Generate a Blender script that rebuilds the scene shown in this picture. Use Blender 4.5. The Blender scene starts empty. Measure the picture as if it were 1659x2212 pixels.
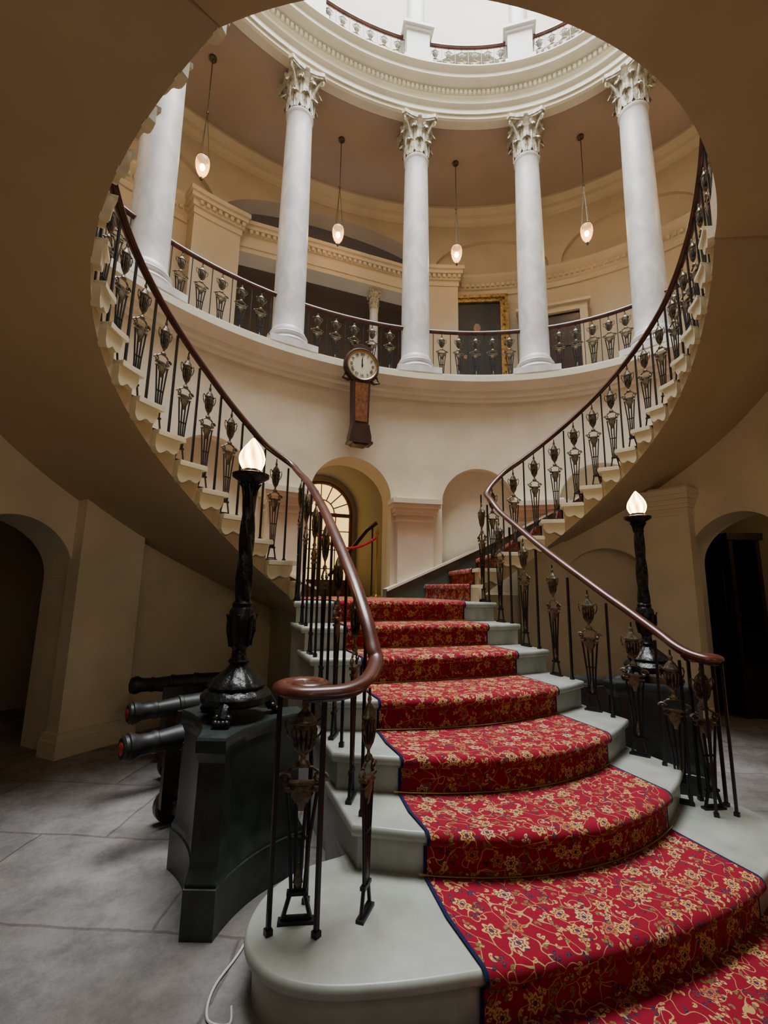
import bpy, bmesh, math, random
from mathutils import Vector, Matrix
random.seed(4)
D=math.radians
sc=bpy.context.scene
COL=sc.collection
R=0.17; H=4.16
TZ=8.33                               # top of the gallery columns
UZ=TZ+.71                             # floor level of the upper gallery
CY=0.279; CA=3.43; CB=2.463          # column / gallery ellipse
WA=3.3; WB=2.35                      # drum wall ellipse
OA=5.1; OB=4.1                       # outer wall ellipse
IA=2.2; IB=1.341                     # open well ellipse (centre 0,0)

# ------------------------------------------------------------ materials
def mat(name, col, rough=.6, metal=0, nscale=0, namt=.15, bump=0, spec=.5, emit=None, estr=0, col2=None, detail=4, coord='Object', coat=0, dist=0, stretch=None, lo=.32, hi=.62):
    m=bpy.data.materials.new(name); m.use_nodes=True
    nt=m.node_tree; b=nt.nodes['Principled BSDF']
    b.inputs['Base Color'].default_value=(*col,1)
    b.inputs['Roughness'].default_value=rough
    b.inputs['Metallic'].default_value=metal
    b.inputs['Specular IOR Level'].default_value=spec
    b.inputs['Coat Weight'].default_value=coat
    if emit:
        b.inputs['Emission Color'].default_value=(*emit,1); b.inputs['Emission Strength'].default_value=estr
    if nscale:
        tc=nt.nodes.new('ShaderNodeTexCoord'); n=nt.nodes.new('ShaderNodeTexNoise')
        n.inputs['Scale'].default_value=nscale; n.inputs['Detail'].default_value=detail; n.inputs['Distortion'].default_value=dist
        src=tc.outputs[coord]
        if stretch:
            mp=nt.nodes.new('ShaderNodeMapping'); mp.inputs['Scale'].default_value=stretch; nt.links.new(src,mp.inputs[0]); src=mp.outputs[0]
        nt.links.new(src,n.inputs['Vector'])
        mx=nt.nodes.new('ShaderNodeMix'); mx.data_type='RGBA'
        c2=col2 if col2 else tuple(c*(1-namt*2) for c in col)
        mx.inputs[6].default_value=(*c2,1); mx.inputs[7].default_value=(*col,1)
        rp=nt.nodes.new('ShaderNodeMapRange'); rp.inputs[1].default_value=lo; rp.inputs[2].default_value=hi
        nt.links.new(n.outputs['Fac'],rp.inputs[0]); nt.links.new(rp.outputs[0],mx.inputs[0])
        nt.links.new(mx.outputs[2],b.inputs['Base Color'])
        if bump:
            bp=nt.nodes.new('ShaderNodeBump'); bp.inputs['Strength'].default_value=bump; bp.inputs['Distance'].default_value=.02
            nt.links.new(n.outputs['Fac'],bp.inputs['Height']); nt.links.new(bp.outputs[0],b.inputs['Normal'])
    return m
M={}
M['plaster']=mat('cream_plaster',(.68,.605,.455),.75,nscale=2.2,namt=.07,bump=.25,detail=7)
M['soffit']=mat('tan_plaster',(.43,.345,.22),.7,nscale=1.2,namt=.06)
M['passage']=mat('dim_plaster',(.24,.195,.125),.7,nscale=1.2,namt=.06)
M['gallery']=mat('beige_plaster',(.57,.48,.345),.75,nscale=1.5,namt=.07)
M['gceil']=mat('pink_beige_ceiling',(.37,.285,.235),.8,nscale=.8,namt=.08)
M['trim']=mat('ivory_trim',(.68,.63,.50),.55,nscale=3,namt=.05)
M['white']=mat('white_marble',(.66,.645,.64),.42,nscale=3.6,namt=.12,detail=12,dist=1.4,stretch=(1,1,.6))
M['capital']=mat('aged_capital',(.56,.51,.39),.5,nscale=16,namt=.28)
M['upper']=mat('pale_upper_plaster',(.34,.31,.25),.8,nscale=1,namt=.05)
M['upwhite']=mat('upper_white_stone',(.50,.49,.47),.5,nscale=3,namt=.06)
M['step']=mat('worn_grey_paint',(.320,.335,.285),.36,nscale=6,namt=.13,bump=.10,detail=10)
M['stepend']=mat('cream_paint',(.66,.61,.43),.45,nscale=5,namt=.06)
M['green']=mat('dark_green_paint',(.055,.085,.07),.4)
M['wood']=mat('mahogany',(.082,.018,.010),.32,nscale=9,namt=.3,coat=.12)
M['darkwood']=mat('dark_walnut',(.045,.014,.008),.35,nscale=8,namt=.25)
M['casewood']=mat('black_stained_wood',(.030,.018,.011),.35,nscale=8,namt=.25)
M['burl']=mat('burl_walnut',(.20,.07,.022),.3,nscale=26,namt=.3,coat=.4)
M['iron']=mat('black_iron',(.011,.011,.013),.38,metal=.3)
M['bronze']=mat('aged_bronze',(.19,.155,.10),.42,metal=.65,nscale=45,namt=.42)
M['paleurn']=mat('worn_painted_urn',(.30,.27,.20),.5,nscale=20,namt=.3)
M['dbronze']=mat('dark_bronze',(.022,.022,.020),.32,metal=.6,nscale=22,namt=.3,bump=.4)
M['gold']=mat('gilded_wood',(.42,.25,.07),.5,metal=.6,nscale=20,namt=.3,bump=.3)
M['brass']=mat('brass',(.40,.26,.085),.32,metal=1)
M['marble']=mat('dark_green_marble',(.030,.040,.036),.32,nscale=5,col2=(.013,.018,.016),detail=12,dist=2.0)
M['gun']=mat('gunmetal',(.022,.023,.022),.48,metal=.4,nscale=20,namt=.2)
M['red']=mat('red_paint',(.25,.012,.010),.45)
M['rope']=mat('red_velvet_rope',(.42,.008,.015),.8)
M['dark']=mat('dark_interior',(.03,.024,.018),.7)
M['cable']=mat('white_cable',(.5,.48,.42),.5)
M['dial']=mat('clock_dial',(.62,.56,.42),.5,nscale=8,namt=.06)
M['black']=mat('black_enamel',(.01,.01,.01),.4)
M['canvas']=mat('dark_canvas',(.020,.017,.012),.55,nscale=3,namt=.3)
M['skin']=mat('painted_skin',(.30,.16,.09),.5,nscale=12,namt=.15)
M['dgreycloth']=mat('painted_cloth',(.010,.009,.009),.5,nscale=6,namt=.2)
M['glow']=mat('warm_lit_glass',(1,.8,.4),.4,emit=(1,.66,.20),estr=1.9)
M['bulb']=mat('lit_bulb',(1,.8,.5),.3,emit=(1,.60,.22),estr=80)
def glassmat(name,tint,fac,em,colr=(.9,.7,.45,1)):
    m=bpy.data.materials.new(name); m.use_nodes=True; nt=m.node_tree
    nt.nodes.clear()
    o=nt.nodes.new('ShaderNodeOutputMaterial'); mx=nt.nodes.new('ShaderNodeMixShader')
    t=nt.nodes.new('ShaderNodeBsdfTransparent'); t.inputs[0].default_value=tint
    g=nt.nodes.new('ShaderNodeBsdfPrincipled'); g.inputs['Base Color'].default_value=colr; g.inputs['Roughness'].default_value=.1
    g.inputs['Emission Color'].default_value=(1,.55,.2,1); g.inputs['Emission Strength'].default_value=em
    mx.inputs[0].default_value=fac
    nt.links.new(t.outputs[0],mx.inputs[1]); nt.links.new(g.outputs[0],mx.inputs[2]); nt.links.new(mx.outputs[0],o.inputs[0])
    return m
M['glass']=glassmat('pendant_glass',(1,.86,.64,1),.32,2.2)
M['pane']=glassmat('case_glass',(.8,.8,.8,1),.12,0,(.02,.02,.02,1))
def flamemat():
    m=bpy.data.materials.new('flame_glass'); m.use_nodes=True; nt=m.node_tree; nt.nodes.clear()
    N=nt.nodes.new; L=nt.links.new
    o=N('ShaderNodeOutputMaterial'); mx=N('ShaderNodeMixShader'); t=N('ShaderNodeBsdfTransparent'); t.inputs[0].default_value=(1,.85,.6,1)
    e=N('ShaderNodeEmission'); tc=N('ShaderNodeTexCoord'); sp=N('ShaderNodeSeparateXYZ'); L(tc.outputs['Object'],sp.inputs[0])
    at=N('ShaderNodeMath'); at.operation='ARCTAN2'; L(sp.outputs[1],at.inputs[0]); L(sp.outputs[0],at.inputs[1])
    m1=N('ShaderNodeMath'); m1.operation='MULTIPLY'; L(at.outputs[0],m1.inputs[0]); m1.inputs[1].default_value=6
    m2=N('ShaderNodeMath'); m2.operation='MULTIPLY'; L(sp.outputs[2],m2.inputs[0]); m2.inputs[1].default_value=30
    m3=N('ShaderNodeMath'); m3.operation='ADD'; L(m1.outputs[0],m3.inputs[0]); L(m2.outputs[0],m3.inputs[1])
    m4=N('ShaderNodeMath'); m4.operation='COSINE'; L(m3.outputs[0],m4.inputs[0])
    r=N('ShaderNodeMapRange'); r.inputs[1].default_value=-1; r.inputs[2].default_value=1; r.inputs[3].default_value=5; r.inputs[4].default_value=20
    L(m4.outputs[0],r.inputs[0]); L(r.outputs[0],e.inputs[1])
    cr=N('ShaderNodeMix'); cr.data_type='RGBA'; cr.inputs[6].default_value=(1,.52,.10,1); cr.inputs[7].default_value=(1,.78,.38,1)
    r2=N('ShaderNodeMapRange'); r2.inputs[1].default_value=-1; r2.inputs[2].default_value=1; L(m4.outputs[0],r2.inputs[0]); L(r2.outputs[0],cr.inputs[0]); L(cr.outputs[2],e.inputs[0])
    mx.inputs[0].default_value=.72; L(t.outputs[0],mx.inputs[1]); L(e.outputs[0],mx.inputs[2]); L(mx.outputs[0],o.inputs[0])
    return m
M['flame']=flamemat()

def floor_mat():
    m=bpy.data.materials.new('stone_flags'); m.use_nodes=True; nt=m.node_tree; b=nt.nodes['Principled BSDF']
    tc=nt.nodes.new('ShaderNodeTexCoord'); mp=nt.nodes.new('ShaderNodeMapping'); mp.inputs['Rotation'].default_value=(0,0,D(24))
    n0=nt.nodes.new('ShaderNodeTexNoise'); n0.inputs['Scale'].default_value=4.0; n0.inputs['Detail'].default_value=6
    nt.links.new(tc.outputs['Object'],n0.inputs['Vector'])
    sb=nt.nodes.new('ShaderNodeVectorMath'); sb.operation='SUBTRACT'; nt.links.new(n0.outputs['Color'],sb.inputs[0]); sb.inputs[1].default_value=(.5,.5,.5)
    s2=nt.nodes.new('ShaderNodeVectorMath'); s2.operation='SCALE'; nt.links.new(sb.outputs[0],s2.inputs[0]); s2.inputs['Scale'].default_value=.06
    ad=nt.nodes.new('ShaderNodeVectorMath'); ad.operation='ADD'; nt.links.new(tc.outputs['Object'],ad.inputs[0]); nt.links.new(s2.outputs[0],ad.inputs[1])
    nt.links.new(ad.outputs[0],mp.inputs[0])
    br=nt.nodes.new('ShaderNodeTexBrick'); br.inputs['Scale'].default_value=1; br.offset=.37
    br.inputs['Brick Width'].default_value=.95; br.inputs['Row Height'].default_value=.62; br.inputs['Mortar Size'].default_value=.010; br.inputs['Mortar Smooth'].default_value=1
    br.inputs['Color1'].default_value=(.335,.32,.305,1); br.inputs['Color2'].default_value=(.43,.412,.395,1); br.inputs['Mortar'].default_value=(.27,.25,.235,1)
    nt.links.new(mp.outputs[0],br.inputs['Vector'])
    n=nt.nodes.new('ShaderNodeTexNoise'); n.inputs['Scale'].default_value=5.5; n.inputs['Detail'].default_value=15; n.inputs['Roughness'].default_value=.76; n.inputs['Distortion'].default_value=.1
    nt.links.new(tc.outputs['Object'],n.inputs['Vector'])
    nb=nt.nodes.new('ShaderNodeTexNoise'); nb.inputs['Scale'].default_value=1.8; nb.inputs['Detail'].default_value=6
    nt.links.new(tc.outputs['Object'],nb.inputs['Vector'])
    mx=nt.nodes.new('ShaderNodeMix'); mx.data_type='RGBA'; mx.blend_type='MULTIPLY'; mx.inputs[0].default_value=.9
    rp=nt.nodes.new('ShaderNodeMapRange'); rp.inputs[1].default_value=.36; rp.inputs[2].default_value=.58; rp.inputs[3].default_value=.5
    nt.links.new(n.outputs['Fac'],rp.inputs[0]); nt.links.new(br.outputs['Color'],mx.inputs[6]); nt.links.new(rp.outputs[0],mx.inputs[7])
    m2=nt.nodes.new('ShaderNodeMix'); m2.data_type='RGBA'; m2.blend_type='MULTIPLY'; m2.inputs[0].default_value=1
    c2=nt.nodes.new('ShaderNodeMix'); c2.data_type='RGBA'; c2.inputs[6].default_value=(.66,.62,.58,1); c2.inputs[7].default_value=(1,1,1,1)
    rb=nt.nodes.new('ShaderNodeMapRange'); rb.inputs[1].default_value=.38; rb.inputs[2].default_value=.6; nt.links.new(nb.outputs['Fac'],rb.inputs[0]); nt.links.new(rb.outputs[0],c2.inputs[0])
    nt.links.new(mx.outputs[2],m2.inputs[6]); nt.links.new(c2.outputs[2],m2.inputs[7])
    nt.links.new(m2.outputs[2],b.inputs['Base Color'])
    r2=nt.nodes.new('ShaderNodeMapRange'); r2.inputs[1].default_value=.38; r2.inputs[2].default_value=.62; r2.inputs[3].default_value=.5; r2.inputs[4].default_value=.25
    nt.links.new(n.outputs['Fac'],r2.inputs[0]); nt.links.new(r2.outputs[0],b.inputs['Roughness'])
    sm=nt.nodes.new('ShaderNodeMath'); sm.operation='MULTIPLY_ADD'; nt.links.new(br.outputs['Fac'],sm.inputs[0]); sm.inputs[1].default_value=-.3; nt.links.new(n.outputs['Fac'],sm.inputs[2])
    bp=nt.nodes.new('ShaderNodeBump'); bp.inputs['Strength'].default_value=1.0; bp.inputs['Distance'].default_value=.035
    nt.links.new(sm.outputs[0],bp.inputs['Height']); nt.links.new(bp.outputs[0],b.inputs['Normal'])
    return m
M['floor']=floor_mat()

def carpet_mat():
    m=bpy.data.materials.new('floral_red_carpet'); m.use_nodes=True; nt=m.node_tree; b=nt.nodes['Principled BSDF']
    N=nt.nodes.new; L=nt.links.new
    def math_(op,a,bb=None,c=None):
        n=N('ShaderNodeMath'); n.operation=op
        for i,v in enumerate((a,bb,c)):
            if v is None: continue
            if isinstance(v,(int,float)): n.inputs[i].default_value=v
            else: L(v,n.inputs[i])
        return n.outputs[0]
    uv=N('ShaderNodeUVMap'); uv.uv_map='UVMap'
    nz=N('ShaderNodeTexNoise'); nz.inputs['Scale'].default_value=13; nz.inputs['Detail'].default_value=0
    L(uv.outputs[0],nz.inputs['Vector'])
    sub=N('ShaderNodeVectorMath'); sub.operation='SUBTRACT'; L(nz.outputs['Color'],sub.inputs[0]); sub.inputs[1].default_value=(.5,.5,.5)
    scl=N('ShaderNodeVectorMath'); scl.operation='SCALE'; L(sub.outputs[0],scl.inputs[0]); scl.inputs['Scale'].default_value=.15
    add=N('ShaderNodeVectorMath'); add.operation='ADD'; L(uv.outputs[0],add.inputs[0]); L(scl.outputs[0],add.inputs[1])
    cur=N('ShaderNodeRGB'); cur.outputs[0].default_value=(.205,.003,.0165,1); cur=cur.outputs[0]
    def over(fac,colsock,prev):
        mx=N('ShaderNodeMix'); mx.data_type='RGBA'; L(fac,mx.inputs[0]); L(prev,mx.inputs[6])
        if isinstance(colsock,tuple): mx.inputs[7].default_value=colsock
        else: L(colsock,mx.inputs[7])
        return mx.outputs[2]
    v=N('ShaderNodeTexVoronoi'); v.feature='DISTANCE_TO_EDGE'; v.inputs['Scale'].default_value=10; v.inputs['Randomness'].default_value=1
    L(add.outputs[0],v.inputs['Vector'])
    cur=over(math_('LESS_THAN',v.outputs['Distance'],.016),(.38,.24,.09,1),cur)
    def flowers(scale,off,r0,amp,pet,cols,core,cur,thresh=0.0,ringw=.024,core_k=.32,ell_=False):
        mp=N('ShaderNodeMapping'); mp.inputs['Location'].default_value=(off,off*1.7,0); L(uv.outputs[0],mp.inputs[0])
        vo=N('ShaderNodeTexVoronoi'); vo.voronoi_dimensions='2D'; vo.feature='F1'; vo.inputs['Scale'].default_value=scale; vo.inputs['Randomness'].default_value=.75
        L(mp.outputs[0],vo.inputs['Vector'])
        sb=N('ShaderNodeVectorMath'); sb.operation='SUBTRACT'; L(mp.outputs[0],sb.inputs[0]); L(vo.outputs['Position'],sb.inputs[1])
        sp=N('ShaderNodeSeparateXYZ'); L(sb.outputs[0],sp.inputs[0])
        ang=math_('ARCTAN2',sp.outputs[1],sp.outputs[0])
        cs=N('ShaderNodeSeparateColor'); L(vo.outputs['Color'],cs.inputs[0])
        d=vo.outputs['Distance']
        ph=math_('MULTIPLY',cs.outputs[1],6.28)
        if ell_: ph=math_('ADD',ph,math_('MULTIPLY',d,9.0))
        cosv=math_('COSINE',math_('ADD',math_('MULTIPLY',ang,pet),ph))
        rad=math_('ADD',math_('MULTIPLY',cosv,amp),r0)
        msk=math_('LESS_THAN',d,rad)
        if thresh: msk=math_('MULTIPLY',msk,math_('GREATER_THAN',cs.outputs[2],thresh))
        cr=N('ShaderNodeValToRGB'); cr.color_ramp.interpolation='CONSTANT'
        cr.color_ramp.elements.remove(cr.color_ramp.elements[1])
        cr.color_ramp.elements[0].color=cols[0]
        for i,c in enumerate(cols[1:]):
            e=cr.color_ramp.elements.new((i+1)/len(cols)); e.color=c
        L(cs.outputs[0],cr.inputs[0])
        cur=over(msk,cr.outputs[0],cur)
        ring=math_('MULTIPLY',msk,math_('LESS_THAN',math_('ABSOLUTE',math_('SUBTRACT',d,math_('MULTIPLY',rad,.60))),ringw))
        cur=over(ring,(.20,.03,.015,1),cur)
        cur=over(math_('MULTIPLY',msk,math_('LESS_THAN',d,r0*core_k)),core,cur)
        return cur
    Y=(.44,.30,.10,1);C=(.44,.35,.18,1);NV=(.016,.018,.045,1);G=(.14,.13,.045,1);O=(.32,.12,.05,1)
    cur=flowers(25,3.1,.17,.16,1,[NV,G,Y,NV,Y,G],(.15,.01,.02,1),cur,.45,.02,.32,True)
    cur=flowers(20,7.3,.18,.16,2,[G,Y,NV,Y,G],(.17,.01,.02,1),cur,.45,.018,.32,True)
    cur=flowers(15,5.3,.19,.11,3,[Y,G,C,NV],(.15,.01,.02,1),cur,.6,.03,.3,True)
    cur=flowers(10.2,0.0,.25,.055,6,[Y,C,Y,Y,O,Y],(.07,.02,.05,1),cur,.35,.026)
    at=N('ShaderNodeUVMap'); at.uv_map='Border'
    s2=N('ShaderNodeSeparateXYZ'); L(at.outputs[0],s2.inputs[0])
    cur=over(math_('GREATER_THAN',math_('ABSOLUTE',s2.outputs[0]),.98),(.008,.010,.045,1),cur)
    L(cur,b.inputs['Base Color']); b.inputs['Roughness'].default_value=.95; b.inputs['Specular IOR Level'].default_value=.15
    b.inputs['Sheen Weight'].default_value=.05
    fz=N('ShaderNodeTexNoise'); fz.inputs['Scale'].default_value=260; L(uv.outputs[0],fz.inputs['Vector'])
    bp=N('ShaderNodeBump'); bp.inputs['Strength'].default_value=.35; bp.inputs['Distance'].default_value=.004
    L(fz.outputs['Fac'],bp.inputs['Height']); L(bp.outputs[0],b.inputs['Normal'])
    return m
M['carpet']=carpet_mat()

# ------------------------------------------------------------ mesh builder
class MB:
    def __init__(s): s.v=[]; s.f=[]; s.m=[]; s.uv=[]
    def add(s,vs,fs,mi=0,uvs=None):
        o=len(s.v); s.v+= [tuple(p) for p in vs]
        for i,f in enumerate(fs):
            s.f.append([o+k for k in f]); s.m.append(mi if isinstance(mi,int) else mi[i])
    def box(s,c,d,mi=0,rot=0,tilt=None):
        hx,hy,hz=d[0]/2,d[1]/2,d[2]/2
        vs=[Vector((x*hx,y*hy,z*hz)) for x in(-1,1) for y in(-1,1) for z in(-1,1)]
        if tilt: vs=[tilt@p for p in vs]
        ca,sa=math.cos(rot),math.sin(rot)
        vs=[(c[0]+p.x*ca-p.y*sa,c[1]+p.x*sa+p.y*ca,c[2]+p.z) for p in vs]
        s.add(vs,[(0,1,3,2),(4,6,7,5),(0,4,5,1),(2,3,7,6),(0,2,6,4),(1,5,7,3)],mi)
    def lathe(s,prof,c=(0,0,0),seg=24,mi=0,sy=1,fn=None,alt=None,mtx=None,sx=1,caps=True):
        vs=[]
        for r,z in prof:
            for i in range(seg):
                a=2*math.pi*i/seg; rr=r*(fn(a,z) if fn else 1)
                p=Vector((rr*math.cos(a)*sx,rr*math.sin(a)*sy,z))
                if mtx: p=mtx@p
                vs.append((p.x+c[0],p.y+c[1],p.z+c[2]))
        fs=[];ms=[]
        for j in range(len(prof)-1):
            for i in range(seg):
                fs.append((j*seg+i,j*seg+(i+1)%seg,(j+1)*seg+(i+1)%seg,(j+1)*seg+i)); ms.append(alt[i%2] if alt else mi)
        if caps:
            fs.append(tuple(range(seg-1,-1,-1))); ms.append(mi)
            fs.append(tuple((len(prof)-1)*seg+i for i in range(seg))); ms.append(mi)
        s.add(vs,fs,ms)
    def tube(s,path,r,seg=8,mi=0,closed=False,rz=None,up=Vector((0,0,1)),prof=None):
        P=[Vector(p) for p in path]; n=len(P); vs=[]
        rr=r if callable(r) else (lambda t:r)
        prof=prof or [(math.cos(2*math.pi*i/seg),math.sin(2*math.pi*i/seg)) for i in range(seg)]
        k=len(prof)
        for i in range(n):
            a=P[(i-1)%n] if closed or i>0 else P[0]; b=P[(i+1)%n] if closed or i<n-1 else P[-1]
            t=(b-a).normalized(); u=up
            if abs(t.dot(u))>.98: u=Vector((1,0,0)) if abs(t.x)<.9 else Vector((0,1,0))
            sd=t.cross(u).normalized(); w=sd.cross(t).normalized()
            q=rr(i/(n-1)); q2=rz if rz else q
            for x,y in prof: vs.append(P[i]+sd*x*q+w*y*q2)
        fs=[]
        for i in range(n if closed else n-1):
            j=(i+1)%n
            for a in range(k): fs.append((i*k+a,i*k+(a+1)%k,j*k+(a+1)%k,j*k+a))
        if not closed: fs.append(tuple(range(k-1,-1,-1))); fs.append(tuple((n-1)*k+a for a in range(k)))
        s.add(vs,fs,mi)
    def prism(s,poly,z0,z1,mi=0):
        n=len(poly)
        s.add([(x,y,z0) for x,y in poly]+[(x,y,z1) for x,y in poly],
              [tuple(range(n-1,-1,-1)),tuple(range(n,2*n))]+[(i,(i+1)%n,n+(i+1)%n,n+i) for i in range(n)],mi)
    def sphere(s,c,r,mi=0,seg=12,rings=8,sc_=(1,1,1)):
        prof=[(max(1e-4,r*math.sin(math.pi*j/rings)),-r*math.cos(math.pi*j/rings)) for j in range(rings+1)]
        mt=Matrix.Diagonal((*sc_,1)).to_3x3()
        s.lathe(prof,c,seg,mi,mtx=mt)
    def mesh(s,name,mats,ang=38,norm=True):
        me=bpy.data.meshes.new(name); me.from_pydata(s.v,[],s.f)
        for m in mats: me.materials.append(M[m])
        me.polygons.foreach_set('material_index',s.m)
        if norm:
            bm=bmesh.new(); bm.from_mesh(me); bmesh.ops.recalc_face_normals(bm,faces=bm.faces); bm.to_mesh(me); bm.free()
        me.polygons.foreach_set('use_smooth',[True]*len(me.polygons))
        me.set_sharp_from_angle(angle=D(ang))
        me.update(); return me
    def obj(s,name,mats,parent=None,loc=None,**k):
        return mk(name,s.mesh(name,mats,**k),parent,loc)
def mk(name,me,parent=None,loc=None,rz=0,scale=None):
    o=bpy.data.objects.new(name,me); COL.objects.link(o)
    if loc: o.location=loc
    if rz: o.rotation_euler=(0,0,rz)
    if scale: o.scale=scale
    if parent: o.parent=parent
    return o
def thing(name,label,cat,loc=(0,0,0),group=None,rz=0,scale=None):
    e=mk(name,None,None,loc,rz,scale); e.empty_display_size=.1
    tag(e,label,cat,group); return e
def tag(o,label,cat,group=None):
    o['label']=label; o['category']=cat
    if group: o['group']=group
    return o
def struct(o,label=None,cat=None):
    o['kind']='structure'
    if label: o['label']=label
    if cat: o['category']=cat
    return o
def ell(a,b,ph,off=0,cy=CY):
    p=D(ph); x=a*math.cos(p); y=b*math.sin(p); n=Vector((x/a/a,y/b/b,0)).normalized()
    return Vector((x+n.x*off,y+n.y*off+cy,0)), n
def ring(name,prof,p0,p1,n,a,b,mats,cy=CY,closed=True,matf=None,ang=38):
    mb=MB(); k=len(prof); full=abs(p1-p0)>=359.9
    cnt=n if full else n+1
    vs=[]
    for i in range(cnt):
        ph=p0+(p1-p0)*i/n
        for off,z in prof:
            p,_=ell(a,b,ph,off,cy); vs.append((p.x,p.y,z))
    fs=[];ms=[]
    for i in range(n):
        j=(i+1)%cnt
        for q in range(k if closed else k-1):
            fs.append((i*k+q,i*k+(q+1)%k,j*k+(q+1)%k,j*k+q)); ms.append(matf[q] if matf else 0)
    if not full and closed:
        fs.append(tuple(range(k))); ms.append(0); fs.append(tuple((cnt-1)*k+q for q in range(k-1,-1,-1))); ms.append(0)
    mb.add(vs,fs,ms)
    return mb
def catmull(pts,n=8):
    P=[Vector(p) for p in pts]; out=[]
    for i in range(len(P)-1):
        p0=P[max(i-1,0)];p1=P[i];p2=P[i+1];p3=P[min(i+2,len(P)-1)]
        for j in range(n):
            t=j/n
            out.append(.5*((2*p1)+(p2-p0)*t+(2*p0-5*p1+4*p2-p3)*t*t+(3*p1-p0-3*p2+p3)*t**3))
    out.append(P[-1]); return out

# ------------------------------------------------------------ arch wall
def arch_wall(a,b,p0,p1,z0,z1,thick,ops,mb,mi=0,cy=CY,step=.06,back_mi=0):
    N=4000; S=[0];PH=[p0]; last,_=ell(a,b,p0,0,cy)
    for i in range(1,N+1):
        ph=p0+(p1-p0)*i/N; q,_=ell(a,b,ph,0,cy); S.append(S[-1]+(q-last).length); PH.append(ph); last=q
    def phof(s):
        s=max(0,min(S[-1],s)); lo,hi=0,N
        while hi-lo>1:
            m=(lo+hi)//2
            if S[m]<=s: lo=m
            else: hi=m
        t=(s-S[lo])/max(1e-9,S[hi]-S[lo]); return PH[lo]+(PH[hi]-PH[lo])*t
    def sof(ph):
        return S[min(N,max(0,int(round((ph-p0)/(p1-p0)*N))))]
    cuts=set(); O=[]
    for o in ops:
        c=sof(o['ph']); O.append((c,o)); 
        for j in range(25):
            u=-o['hw']*math.cos(math.pi*j/24); cuts.add(round(c+u,5))
    L=S[-1]; k=int(L/step)
    for i in range(k+1): cuts.add(round(L*i/k,5))
    cuts=sorted(c for c in cuts if 0<=c<=L)
    def P(s,z,off=0):
        p,_=ell(a,b,phof(s),off,cy); return (p.x,p.y,z)
    for s0,s1 in zip(cuts,cuts[1:]):
        if s1-s0<1e-4: continue
        mid=(s0+s1)/2
        act=sorted([(o['zlo'],c,o) for c,o in O if abs(mid-c)<o['hw']],key=lambda t:t[0])
        lo=[z0,z0]
        segs=[]
        for zl,c,o in act:
            segs.append((lo[0],lo[1],zl,zl))
            lo=[o['ztop'](max(-1,min(1,(s0-c)/o['hw']))),o['ztop'](max(-1,min(1,(s1-c)/o['hw'])))]
            d=o['depth']
            mb.add([P(s0,lo[0]),P(s1,lo[1]),P(s1,lo[1],d),P(s0,lo[0],d)],[(0,1,2,3)],mi)
            if zl>z0+.001: mb.add([P(s0,zl),P(s1,zl),P(s1,zl,d),P(s0,zl,d)],[(3,2,1,0)],mi)
            if o.get('blind'): mb.add([P(s0,zl,d),P(s1,zl,d),P(s1,lo[1],d),P(s0,lo[0],d)],[(0,1,2,3)],back_mi)
        segs.append((lo[0],lo[1],z1,z1))
        for a0,a1,b0,b1 in segs:
            if b0-a0<1e-4 and b1-a1<1e-4: continue
            mb.add([P(s0,a0),P(s1,a1),P(s1,b1),P(s0,b0)],[(0,1,2,3)],mi)
            if thick: mb.add([P(s0,a0,thick),P(s1,a1,thick),P(s1,b1,thick),P(s0,b0,thick)],[(3,2,1,0)],mi)
    for c,o in O:
        for sg in(-1,1):
            s=c+sg*o['hw']; zt=o['ztop'](sg); d=o['depth']
            mb.add([P(s,o['zlo']),P(s,o['zlo'],d),P(s,zt,d),P(s,zt)],[(0,1,2,3)],mi)
    if thick and abs(p1-p0)<359:
        for s in(0,L): mb.add([P(s,z0),P(s,z0,thick),P(s,z1,thick),P(s,z1)],[(0,1,2,3)],mi)
def arch(spring,h): return lambda u: spring+h*math.sqrt(max(0,1-u*u))

# ------------------------------------------------------------ ROOM SHELL
mb=MB(); mb.add([(-8,-6,0),(8,-6,0),(8,8,0),(-8,8,0)],[(0,1,2,3)])
struct(mb.obj('floor',['floor'],norm=False))

ops=[dict(ph=90,hw=.53,zlo=7*R,ztop=arch(2.42,.53),depth=.45)]
for ph in(60,120,30): ops.append(dict(ph=ph,hw=.48,zlo={60:1.25,120:2.05,30:2.35}[ph],ztop=arch(2.40,.5),depth=.16,blind=True))
ops.append(dict(ph=30,hw=.50,zlo=0,ztop=arch(1.33,.50),depth=.22,blind=True))
ops.append(dict(ph=153,hw=.46,zlo=0,ztop=arch(1.34,.46),depth=.4))
for ph in(-2,182): ops.append(dict(ph=ph,hw=.50,zlo=0,ztop=arch(1.62,.5),depth=.4))
mb=MB(); arch_wall(WA,WB,-39,219,0,H-.12,.4,ops,mb)
struct(mb.obj('wall_rotunda',['plaster'],norm=False))

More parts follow.
